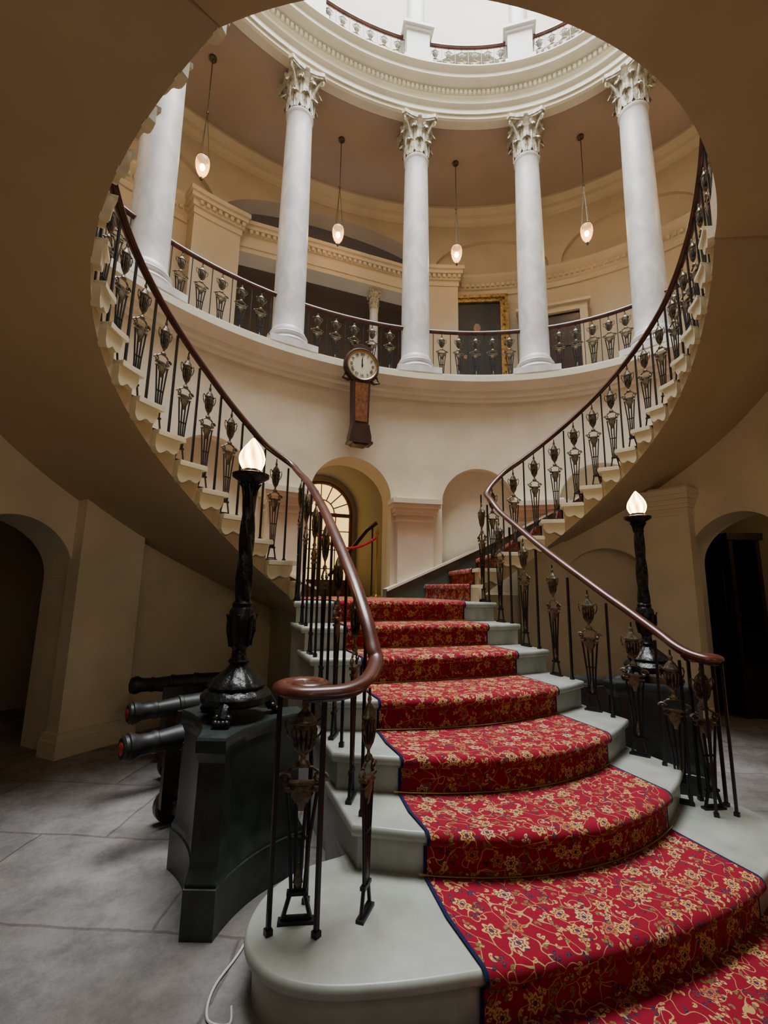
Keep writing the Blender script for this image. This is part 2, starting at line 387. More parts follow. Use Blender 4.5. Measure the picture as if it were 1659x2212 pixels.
tn=[0]
def trim(mb,mats,**k):
    tn[0]+=1; return struct(mb.obj('trim_%d'%tn[0],mats,**k))
for ph in(75.5,104.5,45,138,14):
    mb=MB(); wide=4.2 if ph in(75.5,104.5) else (5.6 if ph in (45,138) else 6.0)
    z0=7*R if ph in(75.5,104.5) else 0
    def sec(o1,za,zb,w=wide):
        r=ring('x',[(-o1,za),(-o1,zb),(.03,zb),(.03,za)],ph-w,ph+w,6,WA,WB,None); mb.add(r.v,r.f,0)
    sec(.12,z0,2.22)
    sec(.15,z0,z0+.14,wide+.5)
    sec(.14,2.14,2.17,wide+.25); sec(.15,2.22,2.26,wide+.5); sec(.18,2.26,2.31,wide+.9); sec(.22,2.31,2.36,wide+1.4); sec(.24,2.36,2.42,wide+1.7); sec(.15,2.42,2.46,wide+.5)
    if z0==0: sec(.19,0,.12,wide+1.1); sec(.17,.12,.17,wide+.8)
    trim(mb,['plaster'],ang=30)

# gallery ledge with mouldings
prof=[(-.14,H-.34),(-.16,H-.34),(-.16,H-.28),(-.20,H-.26),(-.20,H-.20),(-.24,H-.17),(-.29,H-.13),(-.31,H-.11),(-.31,H-.03),(-.28,H-.02),(-.28,H),(.2,H),(.2,H-.34)]
mb=ring('l',prof,-39,219,110,CA,CB,None)
trim(mb,['trim'],ang=20)

def bump(ph):
    """the well is slightly wider on the -x side"""
    return 1+.055*math.cos(D(90*max(-1,min(1,ph/42.0))))**1.5 if abs(ph)<42 else 1
def well(ph,off=0):
    """open well outline, ph in degrees (-180..180)"""
    ph=(ph+180)%360-180
    q,n_=ell(IA,IB,ph,off,0)
    if q.y<0:
        s_=abs(math.sin(D(ph)))
        q.y*=1+.10*(s_**2 if q.x<0 else s_**4)
        if q.x>0: q.x*=1-.028*math.sin(D(2*min(90,abs(ph))))
    if q.x<0: q.x*=bump(180-ph if ph>0 else -(180+ph))
    return q
zb=H-.30
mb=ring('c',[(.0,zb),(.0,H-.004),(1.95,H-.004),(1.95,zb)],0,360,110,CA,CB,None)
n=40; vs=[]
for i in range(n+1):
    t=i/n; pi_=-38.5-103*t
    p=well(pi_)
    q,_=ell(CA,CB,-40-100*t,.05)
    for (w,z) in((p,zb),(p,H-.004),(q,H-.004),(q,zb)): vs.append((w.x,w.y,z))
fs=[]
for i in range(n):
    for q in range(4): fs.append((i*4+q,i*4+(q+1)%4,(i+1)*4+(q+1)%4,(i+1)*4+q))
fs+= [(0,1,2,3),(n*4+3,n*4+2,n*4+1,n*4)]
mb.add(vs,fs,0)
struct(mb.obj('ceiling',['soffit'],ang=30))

# outer wall, ground + gallery storey
ops=[dict(ph=90,hw=1.95,zlo=H,ztop=arch(7.0,.95),depth=.35),
     dict(ph=56,hw=1.05,zlo=7.1,ztop=arch(7.1,.70),depth=.08,blind=True),
     dict(ph=27,hw=1.05,zlo=7.1,ztop=arch(7.1,.70),depth=.08,blind=True),
     dict(ph=124,hw=1.05,zlo=7.1,ztop=arch(7.1,.70),depth=.08,blind=True),
     dict(ph=90,hw=.52,zlo=7*R,ztop=arch(2.5,.52),depth=.35)]
mb=MB(); arch_wall(OA,OB,-90,270,H-.3,8.4,.35,[o for o in ops if o['zlo']>=H],mb,step=.12)
struct(mb.obj('wall_gallery',['gallery'],norm=False))
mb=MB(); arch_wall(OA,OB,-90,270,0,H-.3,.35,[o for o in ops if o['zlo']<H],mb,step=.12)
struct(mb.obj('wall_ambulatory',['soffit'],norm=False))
mb=MB()
mb.add([(-3,7.2,H),(3,7.2,H),(3,7.2,8.4),(-3,7.2,8.4)],[(0,1,2,3)],0)
mb.add([(-3,3.9,H),(-3,7.2,H),(-3,7.2,8.4),(-3,3.9,8.4)],[(0,1,2,3)],0)
mb.add([(3,3.9,H),(3,7.2,H),(3,7.2,8.4),(3,3.9,8.4)],[(0,1,2,3)],0)
mb.add([(-3,4.6,8.4),(3,4.6,8.4),(3,7.2,8.4),(-3,7.2,8.4)],[(0,1,2,3)],0)
struct(mb.obj('wall_anteroom',['gceil'],norm=False))
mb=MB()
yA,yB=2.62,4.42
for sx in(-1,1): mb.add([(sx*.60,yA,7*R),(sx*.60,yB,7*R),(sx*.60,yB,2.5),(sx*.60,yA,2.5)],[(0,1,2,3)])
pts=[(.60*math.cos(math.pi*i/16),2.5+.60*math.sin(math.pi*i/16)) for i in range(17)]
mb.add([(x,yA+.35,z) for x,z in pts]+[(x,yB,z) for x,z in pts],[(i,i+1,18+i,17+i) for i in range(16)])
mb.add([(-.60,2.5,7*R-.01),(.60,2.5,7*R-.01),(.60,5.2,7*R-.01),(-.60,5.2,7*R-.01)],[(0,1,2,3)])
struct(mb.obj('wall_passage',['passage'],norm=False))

def dentils(mb,a,b,off0,off1,z0,z1,p0,p1,pitch,w,mi=0):
    ph=p0
    while ph<p1:
        q,nn=ell(a,b,ph,(off0+off1)/2)
        q2,_=ell(a,b,ph+.01,(off0+off1)/2); dl=(q2-q).length/.01
        mb.box((q.x,q.y,(z0+z1)/2),(abs(off1-off0),w,z1-z0),mi,rot=math.atan2(nn.y,nn.x))
        ph+=pitch/dl
for (p0,p1) in((-60,67),(113,240)):
    mb=ring('g',[(0,6.64),(-.03,6.64),(-.03,6.74),(-.06,6.76),(-.06,6.86),(-.11,6.91),(-.15,6.95),(-.15,7.0),(0,7.0)],p0,p1,70,OA,OB,None)
    dentils(mb,OA,OB,-.06,-.095,6.79,6.85,max(p0,0),min(p1,180),.09,.05)
    trim(mb,['gallery'],ang=20)
mb=ring('g',[(.3,8.10),(-.03,8.10),(-.05,8.15),(-.10,8.20),(-.12,8.26),(-.22,8.32),(-.22,8.38),(.3,8.4)],0,360,100,OA,OB,None)
trim(mb,['gallery'],ang=20)
mb=ring('g',[(-.06,TZ+.03),(-.06,TZ+.08),(1.95,TZ+.08),(1.95,TZ+.03)],0,360,100,CA,CB,None)
struct(mb.obj('ceiling',['gceil']))
# entablature ring
T=TZ
prof=[(-.17,T),(-.20,T+.02),(-.20,T+.08),(-.225,T+.08),(-.225,T+.16),(-.25,T+.18),(-.27,T+.21),(-.20,T+.23),(-.20,T+.38),(-.23,T+.40),(-.23,T+.49),(-.28,T+.51),(-.35,T+.54),(-.37,T+.56),(-.37,T+.62),(-.41,T+.66),(-.43,T+.69),(-.43,T+.71),(.3,T+.71),(.3,T+.1),(-.05,T+.1),(-.05,T)]
mb=ring('e',prof,0,360,128,CA,CB,None)
dentils(mb,CA,CB,-.23,-.265,T+.415,T+.475,0,360,.068,.040)
trim(mb,['trim'],ang=20)
mb=ring('u',[(.2,UZ-.17),(.2,UZ-.005),(1.95,UZ-.005),(1.95,UZ-.17)],0,360,100,CA,CB,None)
struct(mb.obj('ceiling',['upper']))
mb=MB(); arch_wall(OA,OB,-90,270,8.4,15,0,[dict(ph=p,hw=.8,zlo=9.2,ztop=arch(11.4,.8),depth=.2,blind=True) for p in(30,60,90,120,150)],mb,step=.12)
struct(mb.obj('wall_upper',['upper'],norm=False))
mb=ring('u',[(-1.6,15),(.2,15)],0,360,80,OA,OB,None,closed=False)
struct(mb.obj('ceiling',['upper'],norm=False))
for ph in(67.5,112.5):
    mb=MB()
    def sec(o1,za,zb_,w):
        r=ring('x',[(-o1,za),(-o1,zb_),(.25,zb_),(.25,za)],ph-w,ph+w,6,OA,OB,None); mb.add(r.v,r.f,0)
    sec(.28,H,6.70,4.2); sec(.33,H,H+.2,4.7); sec(.30,6.66,6.76,4.4); sec(.33,6.76,6.86,4.7); sec(.38,6.86,6.93,5.2); sec(.41,6.93,7.0,5.5); sec(.3,7.0,7.08,4.4)
    dentils(mb,OA,OB,-.33,-.37,6.79,6.85,ph-4.4,ph+4.4,.09,.05)
    trim(mb,['gallery'],ang=20)
pA,_=ell(OA,OB,70,-.05); pB,_=ell(OA,OB,110,-.05); yb=(pA.y+pB.y)/2
mb=MB()
for (dy,za,zb2) in((.17,6.50,6.58),(.19,6.58,6.67),(.17,6.67,6.80),(.20,6.80,6.87),(.24,6.87,6.94),(.27,6.94,7.0)):
    mb.box((0,yb+.1,(za+zb2)/2),(pA.x*2+.1,dy*2,zb2-za))
x=-pA.x
while x<pA.x: mb.box((x,yb+.1-.21,6.835),(.05,.05,.055)); x+=.09
trim(mb,['gallery'],ang=20)

# ------------------------------------------------------------ COLUMNS
def shaft_mesh(hh):
    mb=MB(); prof=[(.222,0),(.222,.03),(.205,.06)]
    n=14
    for i in range(n+1):
        t=i/n; prof.append((.200-.028*(t**1.7),.08+(hh-.16)*t))
    prof+=[(.178,hh-.06),(.188,hh-.04),(.188,hh-.015),(.172,hh)]
    mb.lathe(prof,seg=40,mi=0); return mb.mesh('shaft',['white'])
def base_mesh():
    mb=MB(); mb.box((0,0,.04),(.60,.60,.08))
    prof=[(.28,.08)]+[(.262+.028*math.sin(math.pi*i/8),.08+.07*i/8) for i in range(9)]+[(.245,.155),(.232,.175),(.235,.195)]+[(.235+.02*math.sin(math.pi*i/8),.195+.045*i/8) for i in range(9)]+[(.222,.25)]
    mb.lathe(prof,seg=40); return mb.mesh('base',['white'])
def leaf(mb,ang,r0,z0,h,w,curl,lean=.0):
    rows=11; vs=[]; ca,sa=math.cos(ang),math.sin(ang)
    for j in range(rows):
        t=j/(rows-1)
        ww=w*(.75+.45*math.sin(math.pi*min(1,t*1.15)*.8))*(1-.70*max(0,t-.72)/.28)
        ww*=1+.10*math.cos(j*math.pi)
        if t<.7: rad=r0+.018+lean*t; z=z0+h*t/.7*.86
        else:
            q=(t-.7)/.3*math.pi*.9
            rad=r0+.018+lean*t+curl*(1-math.cos(q))*.5; z=z0+h*.86+math.sin(q)*h*.14-(h*.10 if q>math.pi*.6 else 0)*((q/math.pi-.6)*2)
        for k in(-1,-.6,-.25,0,.25,.6,1):
            rr=rad+(.012 if k==0 else (.004 if abs(k)==.6 else -.004)); x=k*ww/2
            vs.append((rr*ca-x*sa,rr*sa+x*ca,z-(.018 if abs(k)==1 else 0)))
    fs=[(j*7+i,j*7+i+1,(j+1)*7+i+1,(j+1)*7+i) for j in range(rows-1) for i in range(6)]
    mb.add(vs,fs,0)
def capital_mesh(h=.62):
    mb=MB()
    prof=[(.172,0),(.165,.1),(.165,.3),(.18,.42),(.215,.5),(.235,.53)]
    mb.lathe(prof,seg=32,mi=1)
    for i in range(8): leaf(mb,2*math.pi*i/8,.165,.0,.23,.13,.07)
    for i in range(8): leaf(mb,2*math.pi*(i+.5)/8,.165,.05,.37,.12,.08,.02)
    for i in range(4):
        a=math.pi/4+i*math.pi/2; ca,sa=math.cos(a),math.sin(a)
        path=[]
        for j in range(8):
            t=j/7; path.append(((.18+.12*t**1.6),.30+.22*t))
        cxr,czr=.302,.475
        for j in range(15):
            q=math.pi*.5-j*.52; rr=.045*(1-j/17); path.append((cxr+rr*math.cos(q),czr+rr*math.sin(q)))
        mb.tube([(r*ca,r*sa,z) for r,z in path],lambda t:.019*(1-.45*t),6,0)
        for sgn in(-1,1):
            path=[]
            for j in range(7):
                t=j/6; path.append(((.185+.04*t),.30+.18*t,a+sgn*(.22+.22*t)))
            for j in range(10):
                q=math.pi*.5-j*.6; rr=.028*(1-j/12); path.append((.228,.452+rr*math.sin(q),a+sgn*(.46+rr*math.cos(q)*4*.9)))
            mb.tube([(r*math.cos(b),r*math.sin(b),z) for r,z,b in path],.011,5,0)
    def aba(s_,z0,z1):
        pts=[]
        for i in range(4):
            a0=i*math.pi/2+math.pi/4; a1=a0+math.pi/2
            c0=Vector((math.cos(a0+.09),math.sin(a0+.09)))*.355*s_; c1=Vector((math.cos(a1-.09),math.sin(a1-.09)))*.355*s_
            m=Vector((math.cos((a0+a1)/2),math.sin((a0+a1)/2)))
            for j in range(9):
                t=j/8; p=c0.lerp(c1,t)-m*.055*s_*4*t*(1-t); pts.append((p.x,p.y))
        mb.prism(pts,z0,z1,0)
    aba(.94,.53,.56); aba(1,.56,.62)
    for i in range(4):
        a=i*math.pi/2; mb.sphere((.215*math.cos(a)*1.05,.215*math.sin(a)*1.05,.575),.035,0,8,6)
    return mb.mesh('capital',['capital','capital'],ang=50)
HC=TZ-H
me_base=base_mesh(); me_shaft=shaft_mesh(HC-.25-.62); me_cap=capital_mesh()
def column(loc,rz,label,group,scale=None,capmat=None):
    e=thing('column',label,'column',loc,group,rz,scale)
    mk('base',me_base,e,(0,0,0)); mk('shaft',me_shaft,e,(0,0,.25)); mk('capital',me_cap,e,(0,0,HC-.62))
    return e
for ph in(165,135,105,75,45,15):
    p,nn=ell(CA,CB,ph,.0); column((p.x,p.y,H),math.atan2(nn.y,nn.x),'tall white marble Corinthian column standing on the gallery ledge','columns of the first-floor gallery')
for x in(-.78,.78):
    column((x,yb+.1,H),0,'small cream Corinthian column carrying the beam of the gallery screen','columns of the gallery screen',(.42,.42,(6.50-H)/HC))
me=MB()
prof=[(.165,0),(.18,.03),(.165,.07),(.145,.1)]+[(.14-.015*i/8,.1+3.0*i/8) for i in range(9)]+[(.155,3.12),(.155,3.2)]
me.lathe(prof,seg=32); me_us=me.mesh('shaft',['upwhite'])
me=MB(); me.box((0,0,.08),(.44,.44,.16)); me.box((0,0,.38),(.36,.36,.60)); me.box((0,0,.69),(.41,.41,.05)); me.box((0,0,.74),(.48,.48,.05)); me.box((0,0,.775),(.42,.42,.03))
me_up=me.mesh('pedestal',['upwhite'])
me=MB(); me.box((0,0,.16),(.38,.38,.06))
for sx in(-1,1):
    me.lathe([(.065,-.18),(.07,-.16),(.07,.16),(.065,.18)],(sx*.13,0,.07),16,mtx=Matrix.Rotation(D(90),3,'X'))
me_uc=me.mesh('capital',['upwhite'])
for ph in(135,105,76,46,15):
    p,nn=ell(CA,CB,ph,-.14); e=thing('column','white column on a square pedestal in the bright upper gallery','column',(p.x,p.y,UZ),'columns of the upper gallery',math.atan2(nn.y,nn.x))
    mk('pedestal',me_up,e,(0,0,0)); mk('shaft',me_us,e,(0,0,.79)); mk('capital',me_uc,e,(0,0,3.99))

# ------------------------------------------------------------ BALUSTERS
def urn_mesh(name='urn_baluster',mats=('iron','bronze')):
    mb=MB()
    for s_ in(-1,-.35,.35,1):
        mb.tube([(s_*.017,0,.10),(s_*.026,0,.28),(s_*.044,0,.475)],.0058,6,0)
    mb.box((0,0,.30),(.050,.012,.008),0)
    for s_ in(-1,1): mb.tube([(s_*.040,0,0),(s_*.018,0,.11)],.007,5,0)
    mb.box((0,0,.105),(.058,.018,.014),0); mb.box((0,0,.02),(.07,.010,.010),0); mb.box((0,0,.006),(.10,.026,.012),0)
    mb.lathe([(.005,.12),(.014,.14),(.010,.175),(.003,.21)],(0,0,0),8,1,sy=.7)
    mb.box((0,0,.478),(.100,.018,.010),1)
    mb.lathe([(.010,.40),(.020,.43),(.034,.462),(.028,.474),(.034,.488),(.034,.496)],(0,0,0),12,1,sy=.4)
    mb.box((0,0,.503),(.104,.024,.012),1)
    for s_ in(-1,1):
        path=[(s_*(.050+.021*(1-j/16)*math.cos(j*.62)),0,.524+.021*(1-j/16)*math.sin(j*.62)) for j in range(14)]
        mb.tube(path,.006,5,1)
        mb.tube([(s_*.044,0,.547),(s_*.026,0,.562),(0,0,.568)],.006,5,1)
        mb.tube(catmull([(s_*.034,0,.735),(s_*.050,0,.752),(s_*.055,0,.725),(s_*.046,0,.69),(s_*.034,0,.675)],3),.0038,5,1)
    prof=[(.010,.562),(.022,.572),(.020,.580),(.008,.592),(.008,.606),(.014,.614),(.023,.632),(.029,.655),(.033,.685),(.034,.712),(.032,.728)]
    mb.lathe(prof,(0,0,0),24,1,sy=.6,fn=lambda a,z:1+(.13*math.cos(12*a) if .62<z<.715 else 0))
    for j in range(12):
        a=math.pi*2*(j+.5)/12
        mb.tube([(.0215*math.cos(a),.013*math.sin(a),.634),(.0285*math.cos(a),.017*math.sin(a),.658),(.032*math.cos(a),.0195*math.sin(a),.712)],.0028,4,0)
    mb.lathe([(.032,.728),(.039,.733),(.039,.742),(.032,.748),(.029,.758),(.021,.772),(.012,.783),(.007,.792),(.012,.802),(.009,.815),(.004,.825)],(0,0,0),16,1,sy=.6)
    mb.tube([(0,0,.82),(0,0,.85)],.005,5,0)
    return mb.mesh(name,list(mats),ang=45)
ME_URN=urn_mesh(); ME_PURN=urn_mesh('urn_baluster',('iron','paleurn'))
mb=MB(); mb.box((0,0,.425),(.014,.014,.85)); mb.box((0,0,.01),(.024,.024,.02)); ME_BAR=mb.mesh('bar_baluster',['iron'])
mb=MB(); mb.box((0,0,.425),(.009,.009,.85)); ME_THIN=mb.mesh('bar_baluster',['iron'])
RAIL=[(-1,-.3),(-.95,.1),(-.7,.45),(-.35,.62),(0,.7),(.35,.62),(.7,.45),(.95,.1),(1,-.3),(.75,-.55),(.5,-.6),(.4,-.95),(-.4,-.95),(-.5,-.6),(-.75,-.55)]
def put(me,par,base,p,z0,z1,rz):
    o=mk(me.name.split('.')[0],me,par,(p[0]-base[0],p[1]-base[1],z0-base[2]),rz); o.scale=(1,1,(z1-z0)/.85); return o
def gallery_bal(a,b,off,z,h,p0,p1,nurn,label,grp,urn=ME_URN,k=1.2):
    pm,_=ell(a,b,(p0+p1)/2,off); L=(pm.x,pm.y,z)
    e=thing('balustrade',label,'balustrade',L,grp)
    path=[]
    for i in range(13):
        q,_=ell(a,b,p0+(p1-p0)*i/12,off); path.append((q.x,q.y,z+h))
    mb=MB(); mb.tube(path,.032,prof=RAIL); 
    mb.tube([(x,y,zz-.030) for x,y,zz in path],.012,4)
    o=mb.obj('handrail',['wood'],e); o.location=(-L[0],-L[1],-L[2])
    tot=nurn*2+1
    for i in range(tot):
        t=(i+.5)/tot; ph=p0+(p1-p0)*t; q,nn=ell(a,b,ph,off)
        o=put(urn if i%2 else ME_THIN,e,L,q,z,z+h-.04,math.atan2(nn.y,nn.x)+math.pi/2)
        if i%2: o.scale=(k,k,o.scale.z)
for pc in(180,150,120,90,60,30,0):
    gallery_bal(CA,CB,-.04,H,.76,pc-11.8,pc+11.8,5,'black and bronze urn balustrade with mahogany rail between gallery columns','first-floor gallery balustrades')
for pc in(120,90.5,61,30.5):
    gallery_bal(CA,CB,-.16,UZ,.70,pc-12.3,pc+12.3,6,'iron balustrade with small urns between upper gallery pedestals','upper gallery balustrades',ME_PURN,1.2)

# ------------------------------------------------------------ CENTRAL STAIR
Yk={k:.923-.342*(7-k) for k in range(1,9)}
SAG={2:.33,3:.32,4:.22,5:.10,6:.04,7:.0}
out1=[(-.95,-.66),(-1.15,-.70),(-1.31,-.82),(-1.39,-1.0),(-1.35,-1.16),(-1.22,-1.27),(-1.0,-1.34),(-.72,-1.39),(-.4,-1.43),(0,-1.445),(.35,-1.42),(.65,-1.36),(.9,-1.27),(1.1,-1.16),(1.20,-1.0),(1.17,-.84),(1.06,-.73),(.95,-.66)]
o1=[(p.x,p.y) for p in catmull([(x,y,0) for x,y in out1],5)]
front1=[p for p in o1 if p[1]<-1.16 and -1.3<p[0]<1.05]
def xl(k): return -(.945+(.02 if k<4 else 0))
def xr(k): return .945+(.02 if k<4 else 0)
def ynose(k,x):
    if k>=8: return 2.6
    if k==1:
        for a,b in zip(front1,front1[1:]):
            if a[0]<=x<=b[0]: return a[1]+(b[1]-a[1])*(x-a[0])/(b[0]-a[0])
        return -1.3
    return Yk[k]-SAG[k]*(1-min(1,(x/.96)**2))
def zflight(t): return 7*R+(t-7)*(H-7*R)/18.0
st=thing('staircase','pale grey painted stone stair flight leading up to landing','staircase',(0,0,0))
def inset(poly,d):
    n=len(poly); out=[]
    for i in range(n):
        a=Vector(poly[i-1]);b=Vector(poly[i]);c=Vector(poly[(i+1)%n])
        t=(c-a); 
        if t.length<1e-6: out.append(tuple(b)); continue
        t.normalize(); out.append((b.x-t.y*d,b.y+t.x*d))
    return out
def slab_round(mb,poly,z1,th,nose,mi):
    rings=[]
    for i in range(7):
        a=-math.pi/2+math.pi*i/6
        rings.append((nose*.5*(1-math.cos(a))*.9, z1-th/2+th/2*math.sin(a)))
    n=len(poly); vs=[]
    for d,z in rings:
        for x,y in inset(poly,d): vs.append((x,y,z))
    fs=[tuple(range(n-1,-1,-1)),tuple(len(rings)*n-n+i for i in range(n))]
    for j in range(len(rings)-1):
        for i in range(n): fs.append((j*n+i,j*n+(i+1)%n,(j+1)*n+(i+1)%n,(j+1)*n+i))
    mb.add(vs,fs,mi)
for k in range(1,8):
    z=k*R; mb=MB()
    if k==1:
        poly=o1+[(.95,-.45),(-.95,-.45)]
    else:
        n=20; poly=[(xl(k)+(xr(k)-xl(k))*i/n,ynose(k,xl(k)+(xr(k)-xl(k))*i/n)) for i in range(n+1)]
        if k<7:
            poly+= [(xr(k),ynose(k+1,.96)+.12),(xl(k),ynose(k+1,.96)+.12)]
        else: poly+=[(.93,1.02),(.88,1.16),(.95,2.48),(.62,2.55),(-.62,2.55),(-.95,2.48),(-.88,1.16),(-.93,1.02)]
    slab_round(mb,poly,z,.045,.03,0)
    body=inset(poly,.032); mb.prism(body,0,z-.02,0)
    mb.obj('step' if k<7 else 'landing',['step'],st,ang=35)

def carpet_obj(name,rows,parent,loc=(0,0,0)):
    nu=len(rows[0][0]); vs=[];uvs=[];bd=[]
    for pts,v,us in rows:
        for i,p in enumerate(pts): vs.append(p); uvs.append((us[i],v)); bd.append((2*i/(nu-1)-1,0))
    fs=[(j*nu+i,j*nu+i+1,(j+1)*nu+i+1,(j+1)*nu+i) for j in range(len(rows)-1) for i in range(nu-1)]
    me=bpy.data.meshes.new(name); me.from_pydata(vs,[],fs); me.materials.append(M['carpet'])
    u1=me.uv_layers.new(name='UVMap'); u2=me.uv_layers.new(name='Border')
    for l in me.loops:
        u1.data[l.index].uv=uvs[l.vertex_index]; u2.data[l.index].uv=bd[l.vertex_index]
    me.polygons.foreach_set('use_smooth',[True]*len(me.polygons)); me.set_sharp_from_angle(angle=D(60)); me.update()
    o=mk(name,me,parent,loc); return o
e=thing('stair_carpet','red floral patterned carpet runner with navy edge on the stair','carpet',(0,-1.4,0))
NU=48; rows=[]; v=0; last=None
def clim(k):
    t=min(1,max(0,(k-1)/4.0)); return (-.73+.11*t, .585+.02*t)
def crow(k,f):
    a,b=clim(k); xs=[a+(b-a)*i/NU for i in range(NU+1)]
    pts=[f(x) for x in xs]; return pts,xs
def addrow(k,f):
    global v,last
    pts,xs=crow(k,f); mid=Vector(pts[NU//2])
    if last is not None: v+=(mid-last).length
    last=mid; rows.append((pts,v,xs))
for k in range(1,8):
    zl=(k-1)*R+.008; z=k*R
    addrow(k,lambda x:(x,ynose(k,x)+.018,zl))
    addrow(k,lambda x:(x,ynose(k,x)+.018,z-.055))
    for q in range(6):
        a=D(-70+160*q/5)
        addrow(k,lambda x:(x,ynose(k,x)+.014-.030*math.cos(a),z-.022+.030*math.sin(a)))
    if k<7: addrow(k+.0,lambda x:(x,(ynose(k,x)+ynose(k+1,x))/2,z+.009))
addrow(7,lambda x:(x*1.0,1.15,7*R+.009)); addrow(7,lambda x:(x*1.35,1.25,7*R+.009)); addrow(7,lambda x:(x*1.35,2.45,7*R+.009))
o=carpet_obj('runner',rows,e); o.location=(0,1.4,0)
for k in range(2,8):
    a,b=clim(k); pts=[(a-.02+(b-a+.04)*i/20,0,0) for i in range(21)]
    pts=[(x,ynose(k,x)+.010,(k-1)*R+.013) for x,_,_ in pts]
    mb=MB(); mb.tube(pts,.0045,8); o=mb.obj('stair_rod',['brass'],e); o.location=(0,1.4,0)
rows=[]
for j in range(31):
    y=-3.5+(2.42)*j/30; xs=[-.78+3.2*i/40 for i in range(41)]
    rows.append(([(x,y,.006) for x in xs],y,xs))
o=carpet_obj('carpet',rows,None); tag(o,'red floral patterned carpet laid on the stone floor before the stair','carpet')

# ------------------------------------------------------------ SIDE FLIGHTS
def fin(t): return 71.14-6.447*(t-8)
def fout(t): return 74.0-6.70*(t-8)
def IN(t,s,off=0):
    if t<9:
        q9=IN(9,1,off); q8=Vector((.86-off*.5,1.09+off*.3,0)); p=q8+(q9-q8)*(t-8)
        if s<0: p.x=-p.x
        return p
    ph=fin(t)
    if s>0: return well(ph,off)
    return well(180-ph,off)
def OUT(t,s,off=0):
    q,_=ell(WA,WB,fout(t),off); return Vector((q.x*s,q.y,0))
SD={-1:'curved stone stair flight with scrolled tread ends rising along wall',1:'curved stone stair flight with red carpet rising along wall'}
for s in(-1,1):
    e=thing('curved_staircase',SD[s],'staircase',(s*2.2,0,0))
    for t in range(8,25):
        z=zflight(t); mb=MB(); rise=zflight(9)-zflight(8); sub=3
        vs=[];
        for i in range(sub+1):
            tt=t+i/sub; a=IN(tt,s); b=OUT(tt,s,.0); zs=z-rise-.13+rise*i/sub
            for w in range(5):
                p=a.lerp(b,w/4); vs.append((p.x,p.y,zs+.03*math.sin(math.pi*w/4)))
        nb=len(vs)
        for i in range(sub+1):
            tt=t+i/sub; a=IN(tt,s); b=OUT(tt,s,.0)
            vs+=[(a.x,a.y,z-.03),(b.x,b.y,z-.03)]
        fs=[]
        for i in range(sub):
            for w in range(4): fs.append((i*5+w,i*5+w+1,(i+1)*5+w+1,(i+1)*5+w))
            a0=nb+i*2; fs.append((a0,a0+1,a0+3,a0+2))
            fs.append((i*5,(i+1)*5,a0+2,a0)); fs.append((i*5+4,(i+1)*5+4,a0+3,a0+1))
        fs.append((0,1,2,3,4,nb+1,nb)); l=sub; fs.append((l*5,l*5+1,l*5+2,l*5+3,l*5+4,nb+l*2+1,nb+l*2))
        mb.add(vs,fs,0)
        d=(IN(t,s)-IN(t+1,s)).normalized()*.03
        a0=IN(t,s,-.06)+d; b0=OUT(t,s,.0)+d; a1=IN(t+.5,s,-.06); a2=IN(t+1,s,-.06); b2=OUT(t+1,s,0); b1=OUT(t+.5,s,0)
        poly=[(p.x,p.y) for p in(a0,b0,b1,b2,a2,a1)]
        mb.prism(poly,z-.038,z-.010,1); mb.prism(inset(poly,.006*(1 if s<0 else -1)),z-.010,z,1)
        us=[0,.08,.16,.26,.36,.46,.54,.62,.72,.82,.92,1]; dep=[.05,.09,.108,.113,.108,.098,.10,.112,.125,.13,.118,.09]
        vs=[]
        for u,dd in zip(us,dep):
            for off in(-.04,.005):
                p=IN(t+u,s,off); vs+=[(p.x,p.y,z-.03),(p.x,p.y,z-.03-dd)]
        fs=[]; nk=len(us)-1
        for i in range(nk):
            b_=i*4; c_=b_+4; fs+=[(b_,b_+1,c_+1,c_),(b_+2,b_+3,c_+3,c_+2),(b_+1,b_+3,c_+3,c_+1),(b_,b_+2,c_+2,c_)]
        fs+=[(0,1,3,2),(nk*4,nk*4+1,nk*4+3,nk*4+2)]
        mb.add(vs,fs,1)
        o=mb.obj('step',['soffit','stepend'],e,ang=28); o.location=(-s*2.2,0,0)
    rows=[];v=0;last=None;nu=14
    def row(tt,z,fo=0):
        global v,last
        a=IN(tt,s);b=OUT(tt,s); d=(IN(tt-.1,s)-IN(tt+.1,s)).normalized()*fo
        pts=[a.lerp(b,.12+.76*i/nu)+d for i in range(nu+1)]
        pts=[(p.x,p.y,z) for p in pts]; w=(a-b).length*.76; m=Vector(pts[nu//2])
        if last is not None: v+=(m-last).length
        last=m; rows.append((pts,v,[w*i/nu for i in range(nu+1)]))
    for t in range(8,26):
        z=zflight(t) if t<25 else H
        row(t,zflight(t-1)+.006,.012); row(t,z-.05,.012); row(t,z-.045,.045); row(t,z-.01,.05); row(t,z+.008,.03); row(t+.5,z+.008)
    ce=carpet_obj('stair_carpet',rows,None); tag(ce,'red floral carpet running up the curved stair flight','carpet')
    mb=MB(); vs=[]; ts=[6.75+ (25-6.75)*i/60 for i in range(61)]
    for tt in ts:
        zz=7*R+(tt-7.6)*(H-7*R)/18
        for off,dz in((-.165,-.06),(-.165,.22),(-.20,.22),(-.20,.25),(.0,.25),(.0,-.06)):
            p=OUT(tt,s,off); vs.append((p.x,p.y,max(7*R+.001,min(zz+dz,H+.2))))
    fs=[];ms=[]
    for i in range(60):
        for q in range(6): fs.append((i*6+q,i*6+(q+1)%6,(i+1)*6+(q+1)%6,(i+1)*6+q)); ms.append(1 if q in(1,2,3) else 0)
    fs+=[(0,1,2,3,4,5),(360,361,362,363,364,365)]; ms+=[0,0]
    mb.add(vs,fs,ms); trim(mb,['green','trim'],ang=20)

